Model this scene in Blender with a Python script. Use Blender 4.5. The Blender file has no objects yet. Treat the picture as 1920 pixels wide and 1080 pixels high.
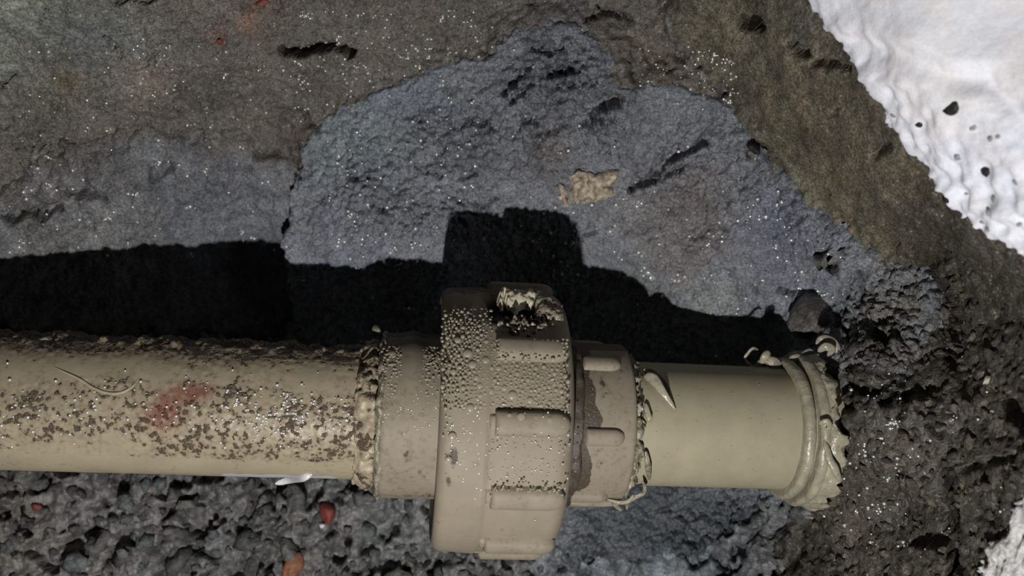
import bpy, math, random
import numpy as np
from mathutils import Matrix, Vector

# ---------------------------------------------------------------- camera, world, light, exposure
U = 1e-4            # one working unit = 0.1 mm (pipe is 25 mm across)
H = 1700.0          # lens height above the pipe plane, working units
scene = bpy.context.scene
COL = scene.collection
cam_d = bpy.data.cameras.new('camera')
cam_d.sensor_width = 36.0
cam_d.lens = 36.0 * H / 1920.0
cam_d.clip_start = 0.002
cam_d.clip_end = 10
cam_d.dof.use_dof = True
cam_d.dof.focus_distance = 1660 * U
cam_d.dof.aperture_fstop = 19.0
cam = bpy.data.objects.new('camera', cam_d)
cam.location = (0, 0, H * U)
COL.objects.link(cam)
scene.camera = cam

world = bpy.data.worlds.new('world')
scene.world = world
world.use_nodes = True
world.node_tree.nodes['Background'].inputs[0].default_value = (0.8, 0.95, 1.0, 1)
world.node_tree.nodes['Background'].inputs[1].default_value = 0.006

lamp_d = bpy.data.lights.new('flash_lamp', 'POINT')
lamp_d.energy = 1.36
lamp_d.color = (1.0, 0.975, 0.94)
lamp_d.shadow_soft_size = 16 * U
lamp = bpy.data.objects.new('flash_lamp', lamp_d)
lamp.location = (-60 * U, -880 * U, 1620 * U)
COL.objects.link(lamp)

vs = scene.view_settings
vs.view_transform = 'Standard'
vs.look = 'None'
vs.exposure = 0.0
vs.gamma = 1.0
vs.use_curve_mapping = False

rng = np.random.default_rng(7)
random.seed(7)

# ---------------------------------------------------------------- numeric helpers
def W(px, py, z):
    """photo pixel + height z above the pipe plane -> working-unit coordinates"""
    k = (H - np.asarray(z, float)) / H
    return np.stack([(np.asarray(px, float) - 960) * k, (540 - np.asarray(py, float)) * k,
                     np.asarray(z, float) * np.ones_like(k)], -1)

_perm = np.random.default_rng(3).permutation(256).astype(np.int64)
_perm = np.concatenate([_perm, _perm, _perm])
_grad = np.random.default_rng(4).normal(size=(256, 3))
_grad /= np.linalg.norm(_grad, axis=1)[:, None]

def perlin(P):
    P = np.asarray(P, float)
    I = np.floor(P).astype(np.int64)
    F = P - I
    I &= 255
    w = F * F * F * (F * (F * 6 - 15) + 10)
    out = np.zeros(P.shape[:-1])
    for dx in (0, 1):
        for dy in (0, 1):
            for dz in (0, 1):
                h = _perm[_perm[_perm[I[..., 0] + dx] + I[..., 1] + dy] + I[..., 2] + dz]
                g = _grad[h]
                d = ((F[..., 0] - dx) * g[..., 0] + (F[..., 1] - dy) * g[..., 1] + (F[..., 2] - dz) * g[..., 2])
                out += d * (w[..., 0] if dx else 1 - w[..., 0]) * (w[..., 1] if dy else 1 - w[..., 1]) * (w[..., 2] if dz else 1 - w[..., 2])
    return out * 1.6

def fbm(P, size, octaves=4, gain=0.5):
    P = np.asarray(P, float)
    a, s, out = 1.0, 1.0 / size, 0
    for o in range(octaves):
        out = out + a * perlin(P * s + 17.3 * o)
        a *= gain
        s *= 2.03
    return out

_cell = np.random.default_rng(5).random((256, 3))

def worley(P, size):
    """returns F1, F2 in units of size and a random id of the nearest cell"""
    P = np.asarray(P, float) / size
    I = np.floor(P).astype(np.int64)
    F = P - I
    f1 = np.full(P.shape[:-1], 9.0)
    f2 = np.full(P.shape[:-1], 9.0)
    cid = np.zeros(P.shape[:-1])
    for dx in (-1, 0, 1):
        for dy in (-1, 0, 1):
            for dz in (-1, 0, 1):
                h = _perm[_perm[_perm[(I[..., 0] + dx) & 255] + ((I[..., 1] + dy) & 255)] + ((I[..., 2] + dz) & 255)]
                c = _cell[h]
                d = np.sqrt((dx + c[..., 0] - F[..., 0]) ** 2 + (dy + c[..., 1] - F[..., 1]) ** 2 + (dz + c[..., 2] - F[..., 2]) ** 2)
                near = d < f1
                f2 = np.where(near, f1, np.minimum(f2, d))
                f1 = np.where(near, d, f1)
                cid = np.where(near, h / 255.0, cid)
    return f1, f2, cid

def rbf_fit(pts, eps=70.0):
    p = np.array(pts, float)
    xy, v = p[:, :2], p[:, 2]
    n = len(p)
    A = np.zeros((n + 3, n + 3))
    A[:n, :n] = np.sqrt(((xy[:, None] - xy[None]) ** 2).sum(-1) + eps ** 2)
    A[:n, n] = 1
    A[:n, n + 1:] = xy / 1000
    A[n, :n] = 1
    A[n + 1:, :n] = xy.T / 1000
    sol = np.linalg.lstsq(A, np.concatenate([v, np.zeros(3)]), rcond=None)[0]

    def f(px, py):
        px, py = np.asarray(px, float), np.asarray(py, float)
        out = sol[n] + sol[n + 1] * px / 1000 + sol[n + 2] * py / 1000
        for i in range(n):
            out = out + sol[i] * np.sqrt((px - xy[i, 0]) ** 2 + (py - xy[i, 1]) ** 2 + eps ** 2)
        return out
    return f

def seg_dist(px, py, line):
    d = np.full(np.shape(px), 1e9)
    for (x0, y0), (x1, y1) in zip(line[:-1], line[1:]):
        dx, dy = x1 - x0, y1 - y0
        t = np.clip(((px - x0) * dx + (py - y0) * dy) / (dx * dx + dy * dy + 1e-9), 0, 1)
        d = np.minimum(d, np.hypot(px - x0 - t * dx, py - y0 - t * dy))
    return d

def poly_sd(px, py, poly):
    """signed distance, positive inside"""
    d = seg_dist(px, py, list(poly) + [poly[0]])
    ins = np.zeros(np.shape(px), bool)
    n = len(poly)
    for i in range(n):
        (x0, y0), (x1, y1) = poly[i], poly[(i + 1) % n]
        if y0 == y1:
            continue
        c = ((y0 > py) != (y1 > py)) & (px < (x1 - x0) * (py - y0) / (y1 - y0) + x0)
        ins ^= c
    return np.where(ins, d, -d)

def sstep(a, b, x):
    t = np.clip((x - a) / (b - a), 0, 1)
    return t * t * (3 - 2 * t)

# ---------------------------------------------------------------- scene helpers
def tag(o, label=None, cat=None, group=None, kind=None):
    if label: o['label'] = label
    if cat: o['category'] = cat
    if group: o['group'] = group
    if kind: o['kind'] = kind
    return o

def empty(name, loc, rot=None):
    o = bpy.data.objects.new(name, None)
    o.empty_display_size = 0.002
    M = rot.to_4x4() if rot is not None else Matrix.Identity(4)
    o.matrix_world = Matrix.Translation(Vector(loc)) @ M
    COL.objects.link(o)
    return o

def link(name, me, mat=None, parent=None):
    o = bpy.data.objects.new(name, me)
    COL.objects.link(o)
    if mat is not None and not me.materials:
        me.materials.append(mat)
    if parent is not None:
        o.parent = parent
    return o

def mesh(name, V, F, smooth=True, attrs=None, col=None):
    """V in working units; F int array of quads or tris (or list)"""
    me = bpy.data.meshes.new(name)
    V = np.asarray(V, float) * U
    if isinstance(F, np.ndarray):
        k = F.shape[1]
        me.vertices.add(len(V))
        me.vertices.foreach_set('co', V.astype(np.float32).ravel())
        me.loops.add(F.size)
        me.loops.foreach_set('vertex_index', F.astype(np.int32).ravel())
        me.polygons.add(len(F))
        me.polygons.foreach_set('loop_start', np.arange(0, F.size, k, dtype=np.int32))
        me.update(calc_edges=True)
    else:
        me.from_pydata([tuple(v) for v in V], [], F)
    me.validate()
    if smooth:
        me.polygons.foreach_set('use_smooth', np.ones(len(me.polygons), bool))
    for k, a in (attrs or {}).items():
        at = me.attributes.new(k, 'FLOAT', 'POINT')
        at.data.foreach_set('value', np.asarray(a, np.float32).ravel())
    if col is not None:
        at = me.attributes.new('tone', 'FLOAT_COLOR', 'POINT')
        c = np.ones((len(V), 4), np.float32)
        c[:, :3] = col
        at.data.foreach_set('color', c.ravel())
    me.update()
    return me

def grid_faces(nr, nc, wrap=False):
    i = np.arange(nr - 1)[:, None]
    j = np.arange(nc if wrap else nc - 1)[None, :]
    j1 = (j + 1) % nc
    a = i * nc + j
    b = i * nc + j1
    c = (i + 1) * nc + j1
    d = (i + 1) * nc + j
    return np.stack([a, b, c, d], -1).reshape(-1, 4)

def compact(V, F, *arrs):
    used = np.zeros(len(V), bool)
    used[F.ravel()] = True
    idx = np.cumsum(used) - 1
    return (V[used], idx[F]) + tuple(a[used] for a in arrs)

def lin(r, g, b):
    def f(c):
        c /= 255.0
        return c / 12.92 if c <= 0.04045 else ((c + 0.055) / 1.055) ** 2.4
    return np.array([f(r), f(g), f(b)])

# ---------------------------------------------------------------- materials
class NT:
    def __init__(self, name):
        self.m = bpy.data.materials.new(name)
        self.m.use_nodes = True
        self.t = self.m.node_tree
        self.t.nodes.clear()
        self.out = self.n('ShaderNodeOutputMaterial')
        self.co = None

    def n(self, kind, **kw):
        nd = self.t.nodes.new(kind)
        for k, v in kw.items():
            setattr(nd, k, v)
        return nd

    def put(self, sock, v):
        if isinstance(v, bpy.types.NodeSocket):
            self.t.links.new(v, sock)
        elif isinstance(v, (tuple, list, np.ndarray)):
            v = [float(x) for x in v]
            sock.default_value = v + [1.0] if (len(v) == 3 and len(sock.default_value) == 4) else v
        else:
            sock.default_value = v

    def coord(self):
        if self.co is None:
            tc = self.n('ShaderNodeTexCoord')
            mp = self.n('ShaderNodeMapping')
            mp.inputs['Scale'].default_value = (1 / U, 1 / U, 1 / U)
            self.t.links.new(tc.outputs['Object'], mp.inputs['Vector'])
            self.co = mp.outputs['Vector']
        return self.co

    def noise(self, size, detail=3, rough=0.55, dist=0.0):
        nd = self.n('ShaderNodeTexNoise')
        self.put(nd.inputs['Vector'], self.coord())
        nd.inputs['Scale'].default_value = 1.0 / size
        nd.inputs['Detail'].default_value = detail
        nd.inputs['Roughness'].default_value = rough
        nd.inputs['Distortion'].default_value = dist
        return nd.outputs['Fac']

    def voro(self, size, feature='F1', out='Distance', rand=1.0):
        nd = self.n('ShaderNodeTexVoronoi', feature=feature)
        self.put(nd.inputs['Vector'], self.coord())
        nd.inputs['Scale'].default_value = 1.0 / size
        nd.inputs['Randomness'].default_value = rand
        return nd.outputs[out]

    def math(self, op, a, b=0.0, c=0.0):
        nd = self.n('ShaderNodeMath', operation=op)
        for s, v in zip(nd.inputs, (a, b, c)):
            self.put(s, v)
        return nd.outputs[0]

    def ramp(self, v, a, b, lo=0.0, hi=1.0, smooth=True):
        nd = self.n('ShaderNodeMapRange')
        nd.interpolation_type = 'SMOOTHSTEP' if smooth else 'LINEAR'
        self.put(nd.inputs[0], v)
        for i, x in enumerate((a, b, lo, hi)):
            nd.inputs[i + 1].default_value = x
        return nd.outputs[0]

    def mix(self, f, a, b, mode='MIX'):
        nd = self.n('ShaderNodeMix', data_type='RGBA', blend_type=mode)
        nd.clamp_result = False
        self.put(nd.inputs[0], f)
        self.put(nd.inputs[6], a)
        self.put(nd.inputs[7], b)
        return nd.outputs[2]

    def attr(self, name, out='Fac'):
        nd = self.n('ShaderNodeAttribute', attribute_name=name)
        return nd.outputs[out]

    def gray(self, v):
        nd = self.n('ShaderNodeCombineColor')
        for s in nd.inputs[:3]:
            self.put(s, v)
        return nd.outputs[0]

    def bump(self, h, dist, strength=1.0, normal=None):
        nd = self.n('ShaderNodeBump')
        nd.inputs['Strength'].default_value = strength
        nd.inputs['Distance'].default_value = dist * U
        self.put(nd.inputs['Height'], h)
        if normal is not None:
            self.put(nd.inputs['Normal'], normal)
        return nd.outputs[0]

    def principled(self, **kw):
        nd = self.n('ShaderNodeBsdfPrincipled')
        for k, v in kw.items():
            self.put(nd.inputs[k.replace('_', ' ')], v)
        self.t.links.new(nd.outputs[0], self.out.inputs[0])
        return nd

def rock_mat(name, contrast=0.55, grain=0.35, fleck=0.0, rough=(0.28, 0.6), bump=2.2, spec=0.5, base=None, fleck_col=(0.30, 0.29, 0.28)):
    t = NT(name)
    c = t.attr('tone', 'Color') if base is None else base
    n1 = t.ramp(t.noise(120, 4, 0.6), 0.3, 0.7, 1 - contrast * 0.5, 1 + contrast * 0.5)
    n2 = t.ramp(t.noise(22, 4, 0.65), 0.28, 0.72, 1 - contrast * 0.7, 1 + contrast * 0.7)
    fine = t.noise(5.0, 3, 0.7)
    n3 = t.ramp(fine, 0.3, 0.7, 1 - grain * 1.25, 1 + grain * 1.25)
    f = t.math('MULTIPLY', t.math('MULTIPLY', n1, n2), n3)
    colr = t.mix(1.0, c, t.gray(f), 'MULTIPLY')
    # slow hue drift between brownish and bluish grey
    colr = t.mix(t.ramp(t.noise(70, 3), 0.4, 0.7, 0, 0.35), colr, t.mix(1.0, colr, (1.12, 0.98, 0.86), 'MULTIPLY'))
    pits = None
    if fleck > 0:
        sel = t.ramp(t.noise(30, 3), 0.46, 0.60)
        fk = t.math('MULTIPLY', t.ramp(t.voro(9.5), 0.20, 0.32, 1, 0), sel)
        fk = t.math('MULTIPLY', fk, t.ramp(t.noise(6, 1), 0.45, 0.6))
        colr = t.mix(t.math('MULTIPLY', fk, fleck), colr, fleck_col)
        pits = t.math('MULTIPLY', t.ramp(t.noise(8, 3, 0.7, 0.6), 0.34, 0.27), t.ramp(t.noise(40, 2), 0.42, 0.55))
        colr = t.mix(t.math('MULTIPLY', pits, 0.8), colr, (0.012, 0.012, 0.012))  # shade inside the pits painted near-black into the colour
    hgt = t.math('ADD', t.math('MULTIPLY', fine, 0.6), t.math('MULTIPLY', t.noise(11, 3, 0.6), 1.2))
    if pits is not None:
        hgt = t.math('SUBTRACT', hgt, t.math('MULTIPLY', pits, 1.5))
    nb = t.bump(hgt, bump)
    r = t.ramp(t.noise(16, 3), 0.35, 0.65, rough[0], rough[1])
    t.principled(Base_Color=colr, Roughness=r, Normal=nb, Specular_IOR_Level=spec)
    return t.m

def plastic_mat(name, base, dirt_col=(0.075, 0.055, 0.036), rough=0.42, speck=0.0, bump=0.5):
    """beige pipe plastic with baked-on dirt where the 'dirt' attribute asks for it and a red smear for 'red'"""
    t = NT(name)
    n1 = t.noise(60, 4, 0.6)
    col = t.mix(t.ramp(n1, 0.3, 0.7), np.array(base) * 0.93, np.array(base) * 1.06)
    nd = t.math('ADD', t.math('ADD', t.math('MULTIPLY', t.noise(11, 3, 0.6, 0.1), 0.6), t.math('MULTIPLY', t.noise(32, 2), 0.25)), t.math('MULTIPLY', t.math('SUBTRACT', 0.95, t.voro(9)), 0.17))
    d = t.math('ADD', nd, t.attr('dirt'))
    mask = t.ramp(d, 0.68, 0.74)
    film = t.ramp(d, 0.50, 0.76, 0, 0.6)
    dirt = t.mix(t.ramp(t.noise(5, 3), 0.3, 0.7), np.array(dirt_col) * 0.7, np.array(dirt_col) * 1.5)
    col = t.mix(film, col, np.array(dirt_col) * 2.0)
    col = t.mix(t.math('MULTIPLY', mask, 0.85), col, dirt)
    rd = t.ramp(t.math('ADD', t.noise(12, 3, 0.6), t.attr('red')), 0.62, 1.15, 0, 0.8)
    col = t.mix(rd, col, (0.15, 0.045, 0.032))
    wh = t.ramp(t.math('ADD', t.noise(30, 3, 0.5), t.attr('white')), 0.95, 1.1, 0, 0.9)
    col = t.mix(wh, col, (0.42, 0.43, 0.46))
    if speck > 0:
        v = t.voro(17)
        sel = t.ramp(t.noise(26, 2), 0.60, 0.68)
        col = t.mix(t.math('MULTIPLY', t.math('MULTIPLY', t.ramp(v, 0.10, 0.17, 1, 0), sel), speck), col, (0.10, 0.08, 0.06))
    hgt = t.math('ADD', t.math('MULTIPLY', mask, t.ramp(t.noise(4.5, 3), 0.2, 0.8, 0.2, 1.4)), t.math('MULTIPLY', t.noise(6, 2), 0.12))
    nb = t.bump(hgt, 3.0 * bump * 2)
    rg = t.ramp(mask, 0, 1, rough, 0.24 if bump > 0.2 else 0.55)
    t.principled(Base_Color=col, Roughness=rg, Normal=nb, Specular_IOR_Level=t.ramp(mask, 0, 1, 0.3, 0.7 if bump > 0.2 else 0.35))
    return t.m

def plain_mat(name, base, rough=0.4, vary=0.25, size=18, bump=1.0, spec=0.5, trans=0.0):
    t = NT(name)
    n = t.noise(size, 4, 0.6)
    col = t.mix(t.ramp(n, 0.3, 0.7), np.array(base) * (1 - vary), np.array(base) * (1 + vary))
    nb = t.bump(t.noise(size * 0.4, 3), bump)
    t.principled(Base_Color=col, Roughness=rough, Normal=nb, Specular_IOR_Level=spec, Transmission_Weight=trans)
    return t.m

PIPE = lin(151, 141, 120)
M = {}
M['floor'] = rock_mat('rubble_bed', 0.6, 0.25, 0.25, (0.3, 0.6), 2.0)
M['brown'] = rock_mat('brown_concrete', 0.35, 0.42, 0.9, (0.40, 0.7), 3.4)
M['mortar'] = rock_mat('blue_grey_mortar', 0.40, 0.40, 0.55, (0.36, 0.62), 4.0, fleck_col=(0.30, 0.31, 0.34))
M['wall'] = rock_mat('olive_brown_rubble_wall', 0.5, 0.42, 0.7, (0.4, 0.7), 3.2)
M['plaster'] = rock_mat('white_plaster', 0.06, 0.05, 0.0, (0.6, 0.85), 1.0, 0.3)
M['plaster_rough'] = rock_mat('rough_white_plaster', 0.35, 0.25, 0.0, (0.5, 0.8), 2.5, 0.3)
M['tube'] = plastic_mat('dirty_beige_pipe', PIPE * 1.02)
M['clean'] = plastic_mat('beige_pipe', lin(150, 143, 121), rough=0.55, speck=0.5, bump=0.3)
M['nut'] = plastic_mat('beige_union_plastic', lin(131, 122, 107), dirt_col=(0.045, 0.034, 0.024), rough=0.62, speck=0.7, bump=0.1)
M['bead'] = plain_mat('melted_plastic_bead', lin(128, 122, 106), 0.22, 0.45, 16, 3.0)
M['torn'] = plain_mat('torn_pale_plastic', lin(186, 179, 157), 0.35, 0.2, 14, 1.5)
M['flash'] = plain_mat('pale_plastic_flash', lin(147, 142, 123), 0.32, 0.2, 20, 1.5)
M['mud'] = plain_mat('wet_mud_and_shade', (0.050, 0.039, 0.028), 0.6, 0.3, 14, 1.2)  # real mud, and the strip painted as the shred's shadow
M['red'] = plain_mat('red_brick', lin(112, 52, 43), 0.6, 0.3, 14, 2.0)
M['orange'] = plain_mat('orange_brick', lin(138, 95, 70), 0.6, 0.3, 14, 2.0)
M['tan'] = plain_mat('tan_plastic_scrap', lin(160, 148, 130), 0.35, 0.55, 12, 3.0)
M['white'] = plain_mat('white_film', lin(205, 203, 206), 0.4, 0.08, 20, 0.6)
M['dark'] = plain_mat('near_black', (0.012, 0.012, 0.012), 0.6, 0.5, 10, 2.0)  # painted shade of the deeper plaster pits, also the black shard
M['pit_grey'] = plain_mat('grey_pit_shade', (0.30, 0.31, 0.32), 0.7, 0.3, 10, 1.0)
M['block'] = plain_mat('dark_concrete_block', lin(78, 74, 72), 0.4, 0.45, 16, 3.5)
M['pale'] = plain_mat('pale_pebble', lin(175, 170, 155), 0.35, 0.15, 12, 0.8)
M['shave'] = plain_mat('grey_plastic_shaving', lin(142, 136, 124), 0.3, 0.2, 18, 1.0)

def water_mat():
    t = NT('water')
    t.principled(Base_Color=lin(163, 154, 136), Roughness=0.10, Specular_IOR_Level=0.6, IOR=1.33, Transmission_Weight=0.3)
    return t.m
M['water'] = water_mat()

def glint_mat():
    t = NT('glint_metal')
    t.principled(Base_Color=(0.76, 0.75, 0.74), Roughness=0.22, Specular_IOR_Level=0.5, Metallic=0.6)  # pale and part-metallic so the added beads show as bright glints
    return t.m
M['glint_bead'] = glint_mat()

# ---------------------------------------------------------------- the ground: one height map seen from above, cut into floor, walls and plaster
BASE = rbf_fit([
    # rubble bed under and below the pipe
    (-300, 1000, -200), (0, 1000, -300), (300, 1000, -340), (600, 1000, -370), (900, 1000, -390), (1250, 1000, -370),
    (1420, 1000, -300), (1500, 1010, -190), (0, 900, -320), (600, 900, -390), (1200, 900, -400), (1400, 900, -330),
    (0, 1300, -230), (600, 1300, -280), (1250, 1300, -280), (1600, 1300, -60),
    # trench behind the pipe, where the shadow falls
    (-200, 560, -100), (0, 580, -260), (0, 485, -185), (250, 580, -380), (250, 470, -300), (500, 600, -450), (500, 455, -390),
    (700, 600, -420), (950, 600, -420), (1200, 650, -420), (1400, 700, -350), (0, 740, -320), (600, 750, -430), (1200, 780, -430),
    # soil closing over the pipe outside the frame
    (-500, 740, 60), (-420, 600, 60), (-420, 900, 0), (-330, 740, -80),
    # brown rock, upper left
    (0, 0, 110), (0, 90, 20), (0, 200, -80), (0, 330, -130), (-300, 0, 250), (-300, 300, 40), (150, 60, 30), (300, 130, -60), (600, 100, -130),
    (900, 50, -160), (1150, 30, -140), (1200, -200, 60), (600, -200, 40), (0, -200, 260), (300, 280, -190), (550, 250, -240), (450, 360, -310),
    (1150, 120, -180), (1300, 130, -150), (1380, 230, -130),
    # brown band and rubble wall, right
    (1330, 0, -10), (1450, 0, 110), (1540, 100, 160), (1650, 240, 200), (1800, 450, 230), (1420, 200, -50), (1560, 370, -20),
    (1700, 500, 40), (1880, 570, 230), (1480, 330, -110), (1650, 520, -60), (1600, 600, -120), (1700, 620, -20), (1590, 680, -10), (1600, 800, 50), (1640, 800, 90), (1600, 900, 30),
    (1570, 960, -60), (1700, 700, 90), (1660, 660, 30), (1540, 1010, -120), (1650, 960, 20), (1640, 710, 88), (1780, 700, 130), (1900, 700, 260), (1790, 850, 180),
    (1900, 900, 330), (1800, 1020, 210), (1650, 1060, 30), (1560, 1200, -40), (1800, 1250, 280), (2000, 800, 400), (2250, 700, 560), (2100, 1100, 480),
    # white plaster face, upper right
    (1560, 0, 230), (1700, 100, 330), (1900, 0, 420), (1900, 250, 420), (1900, 440, 350), (2150, 200, 560), (1700, -250, 420), (2200, -200, 640), (2200, 450, 560),
], 70)

MORT = rbf_fit([
    (535, 490, -283), (560, 400, -270), (600, 300, -240), (640, 210, -205), (700, 480, -268), (840, 472, -258), (800, 350, -240), (800, 220, -205),
    (900, 120, -160), (970, 60, -125), (1080, 55, -120), (1140, 110, -135), (1050, 200, -165), (960, 300, -220), (970, 395, -246), (1080, 430, -275),
    (1100, 490, -305), (1230, 540, -285), (1340, 590, -252), (1460, 565, -238), (1200, 300, -220), (1180, 180, -150), (1300, 165, -130), (1400, 270, -110),
    (1300, 420, -225), (1500, 400, -120), (1480, 320, -95), (1600, 470, -80), (1600, 580, -120), (1720, 540, 10), (1720, 660, 55), (1640, 680, 50), (1540, 670, -100),
    (700, 600, -390), (950, 480, -330), (950, 600, -400), (1150, 620, -395), (1350, 660, -330), (1460, 660, -260), (560, 600, -400),
    (800, 760, -420), (1250, 780, -420), (1250, 1000, -352), (1100, 1000, -360), (1420, 940, -320), (1250, 1150, -330),
], 50)

SMEAR = rbf_fit([
    (-120, 470, -110), (0, 485, -176), (250, 475, -285), (500, 455, -376), (0, 400, -140), (150, 360, -170), (300, 290, -185), (450, 330, -270), (540, 420, -340),
    (0, 330, -125), (250, 400, -230), (-120, 350, -60), (300, 560, -350), (500, 560, -425), (0, 570, -250),
], 50)

POLY_MORT = [(528, 452), (540, 380), (568, 275), (606, 222), (640, 200), (740, 158), (830, 122), (915, 108), (950, 66), (1005, 42), (1068, 45), (1118, 72),
             (1148, 95), (1152, 150), (1180, 172), (1215, 158), (1280, 160), (1350, 192), (1395, 235), (1420, 290), (1480, 340), (1540, 405), (1600, 455),
             (1650, 480), (1725, 505), (1760, 560), (1745, 640), (1700, 690), (1640, 700), (1560, 700), (1480, 760), (1480, 900), (1440, 980), (1300, 1040), (1100, 1060),
             (1010, 1010), (1000, 800), (700, 760), (560, 650), (540, 560), (532, 500)]
POLY_SMEAR = [(-300, 360), (0, 350), (60, 300), (150, 265), (250, 245), (350, 235), (480, 260), (545, 290), (600, 330), (600, 640), (400, 650), (0, 640), (-300, 600)]
POLY_RIGHT = [(1190, -600), (1215, -60), (1240, 20), (1310, 130), (1370, 200), (1420, 290), (1480, 340), (1560, 420), (1640, 480), (1640, 560), (1590, 640), (1580, 720), (1550, 780),
              (1560, 900), (1520, 960), (1465, 1000), (1440, 1100), (1420, 1600), (2600, 1600), (2600, -600)]
POLY_WHITE = [(1440, -500), (1478, -20), (1510, 30), (1560, 90), (1590, 130), (1612, 175), (1640, 215), (1652, 255), (1672, 262), (1690, 300), (1720, 325), (1745, 370),
              (1790, 410), (1835, 452), (1880, 475), (1912, 492), (1960, 520), (2200, 640), (2600, 700), (2600, -500)]
POLY_WHITE2 = [(1925, 905), (1890, 950), (1868, 1005), (1835, 1040), (1820, 1100), (1760, 1250), (1700, 1500), (2600, 1600), (2600, 700), (2050, 800)]
POLY_BACK = [(-900, -900), (1190, -900), (1215, -60), (1240, 20), (1310, 130), (1380, 210), (1420, 290), (1500, 500), (700, 545), (0, 545), (-900, 545)]

def wob(px, py, amp=14, size=45, seed=0.0):
    P = np.stack([px, py, np.full(np.shape(px), seed)], -1)
    return amp * fbm(P, size, 4, 0.6)

CRACKS_BACK = [
    ([(528, 95), (560, 100), (590, 90), (625, 92), (662, 99)], 7, 60), ([(470, 25), (455, 8)], 3, 10),
    ([(190, 70), (215, 95), (225, 105)], 3, 14), ([(270, 115), (300, 100)], 3, 9), ([(210, 150), (245, 130), (290, 118)], 2.5, 10),
    ([(210, 5), (290, 0)], 4, 16), ([(560, 205), (588, 240)], 5, 18), ([(480, 290), (515, 288)], 5, 18), ([(525, 320), (550, 318)], 4, 14),
    ([(1100, 40), (1135, 20)], 4, 22), ([(1270, 110), (1305, 95)], 5, 16), ([(320, 212), (350, 215)], 2.5, 9), ([(30, 280), (90, 275)], 3, 10), ([(0, 165), (25, 140)], 4, 12),
    ([(335, 165), (350, 160)], 2.5, 8), ([(1120, 15), (1180, 35)], 5, 20),
]
CRACKS_MORT = [
    ([(945, 175), (965, 150), (990, 130)], 6, 30), ([(962, 190), (985, 165), (1000, 160)], 5, 24), ([(1005, 92), (1030, 105)], 5, 22), ([(1030, 140), (1075, 128)], 6, 26),
    ([(1110, 230), (1125, 205), (1160, 188)], 8, 44), ([(1090, 238), (1130, 222)], 5, 26), ([(980, 222), (1012, 232)], 4, 18), ([(1000, 255), (1040, 245), (1065, 238)], 4, 22),
    ([(905, 235), (935, 240)], 7, 20), ([(850, 205), (885, 230)], 4, 14), ([(1186, 352), (1225, 335), (1245, 305), (1280, 290), (1315, 268)], 7, 32),
    ([(1240, 330), (1280, 318)], 4, 18), ([(790, 240), (810, 248)], 4, 14), ([(650, 325), (665, 333)], 5, 16), ([(780, 315), (830, 330)], 4, 14),
    ([(865, 335), (892, 328)], 4, 14), ([(700, 385), (735, 400)], 7, 14), ([(560, 330), (540, 310)], 6, 16), ([(1415, 260), (1405, 290)], 7, 26), ([(1615, 515), (1622, 560)], 8, 36),
    ([(1465, 545), (1495, 552), (1530, 548)], 6, 34), ([(1575, 590), (1570, 610)], 8, 30), ([(1485, 405), (1495, 420)], 8, 22), ([(1300, 450), (1330, 432), (1360, 432)], 3, 10),
    ([(930, 372), (905, 388), (890, 384)], 4, 18), ([(1090, 450), (1110, 430)], 6, 14), ([(1600, 520), (1580, 600), (1590, 640)], 4, 14),
    ([(1640, 625), (1660, 640)], 10, 24), ([(1590, 690), (1640, 695)], 10, 28), ([(1380, 600), (1470, 565)], 4, 4),
    ([(1370, 1010), (1400, 985), (1450, 975)], 16, 45), ([(1350, 1060), (1420, 1040)], 16, 40), ([(1090, 1070), (1125, 1060)], 14, 30), ([(1190, 1070), (1290, 1062)], 12, 35),
]
CRACKS_SMEAR = [([(125, 362), (150, 358), (190, 368)], 9, 30), ([(15, 410), (40, 405), (62, 400)], 10, 34), ([(75, 400), (108, 388)], 9, 24), ([(290, 330), (315, 320)], 14, 18),
                ([(150, 420), (170, 425)], 7, 12), ([(390, 350), (410, 352)], 12, 12), ([(480, 290), (520, 290)], 8, 16), ([(350, 260), (400, 240)], 14, 12), ([(180, 280), (230, 270)], 14, 8)]
CRACKS_WALL = [
    ([(1778, 890), (1785, 960), (1780, 1020), (1776, 1100)], 11, 50), ([(1740, 520), (1770, 580), (1790, 660), (1815, 720)], 20, 14), ([(1735, 520), (1755, 560)], 10, 16),
    ([(1725, 1015), (1760, 1020)], 14, 30), ([(1740, 800), (1765, 815)], 8, 20), ([(1880, 900), (1862, 980)], 6, 24), ([(1395, 40), (1420, 45)], 13, 50), ([(1490, 85), (1510, 100)], 8, 30),
    ([(1530, 118), (1585, 130)], 9, 26), ([(1560, 210), (1565, 212)], 9, 18), ([(1408, 258), (1430, 285)], 8, 20), ([(1595, 413), (1605, 412)], 5, 14), ([(1640, 290), (1670, 270)], 8, 20),
    ([(1820, 880), (1900, 860)], 8, 16), ([(1900, 760), (1925, 800)], 20, 36), ([(1600, 730), (1640, 740)], 10, 22), ([(1700, 740), (1690, 780)], 9, 22), ([(1560, 760), (1600, 770)], 7, 20),
    ([(1660, 760), (1680, 740)], 8, 22), ([(1630, 850), (1650, 880)], 6, 16), ([(1690, 880), (1700, 960)], 8, 14), ([(1610, 960), (1640, 1000)], 6, 14), ([(1500, 1000), (1490, 1060)], 10, 22),
]

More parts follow.
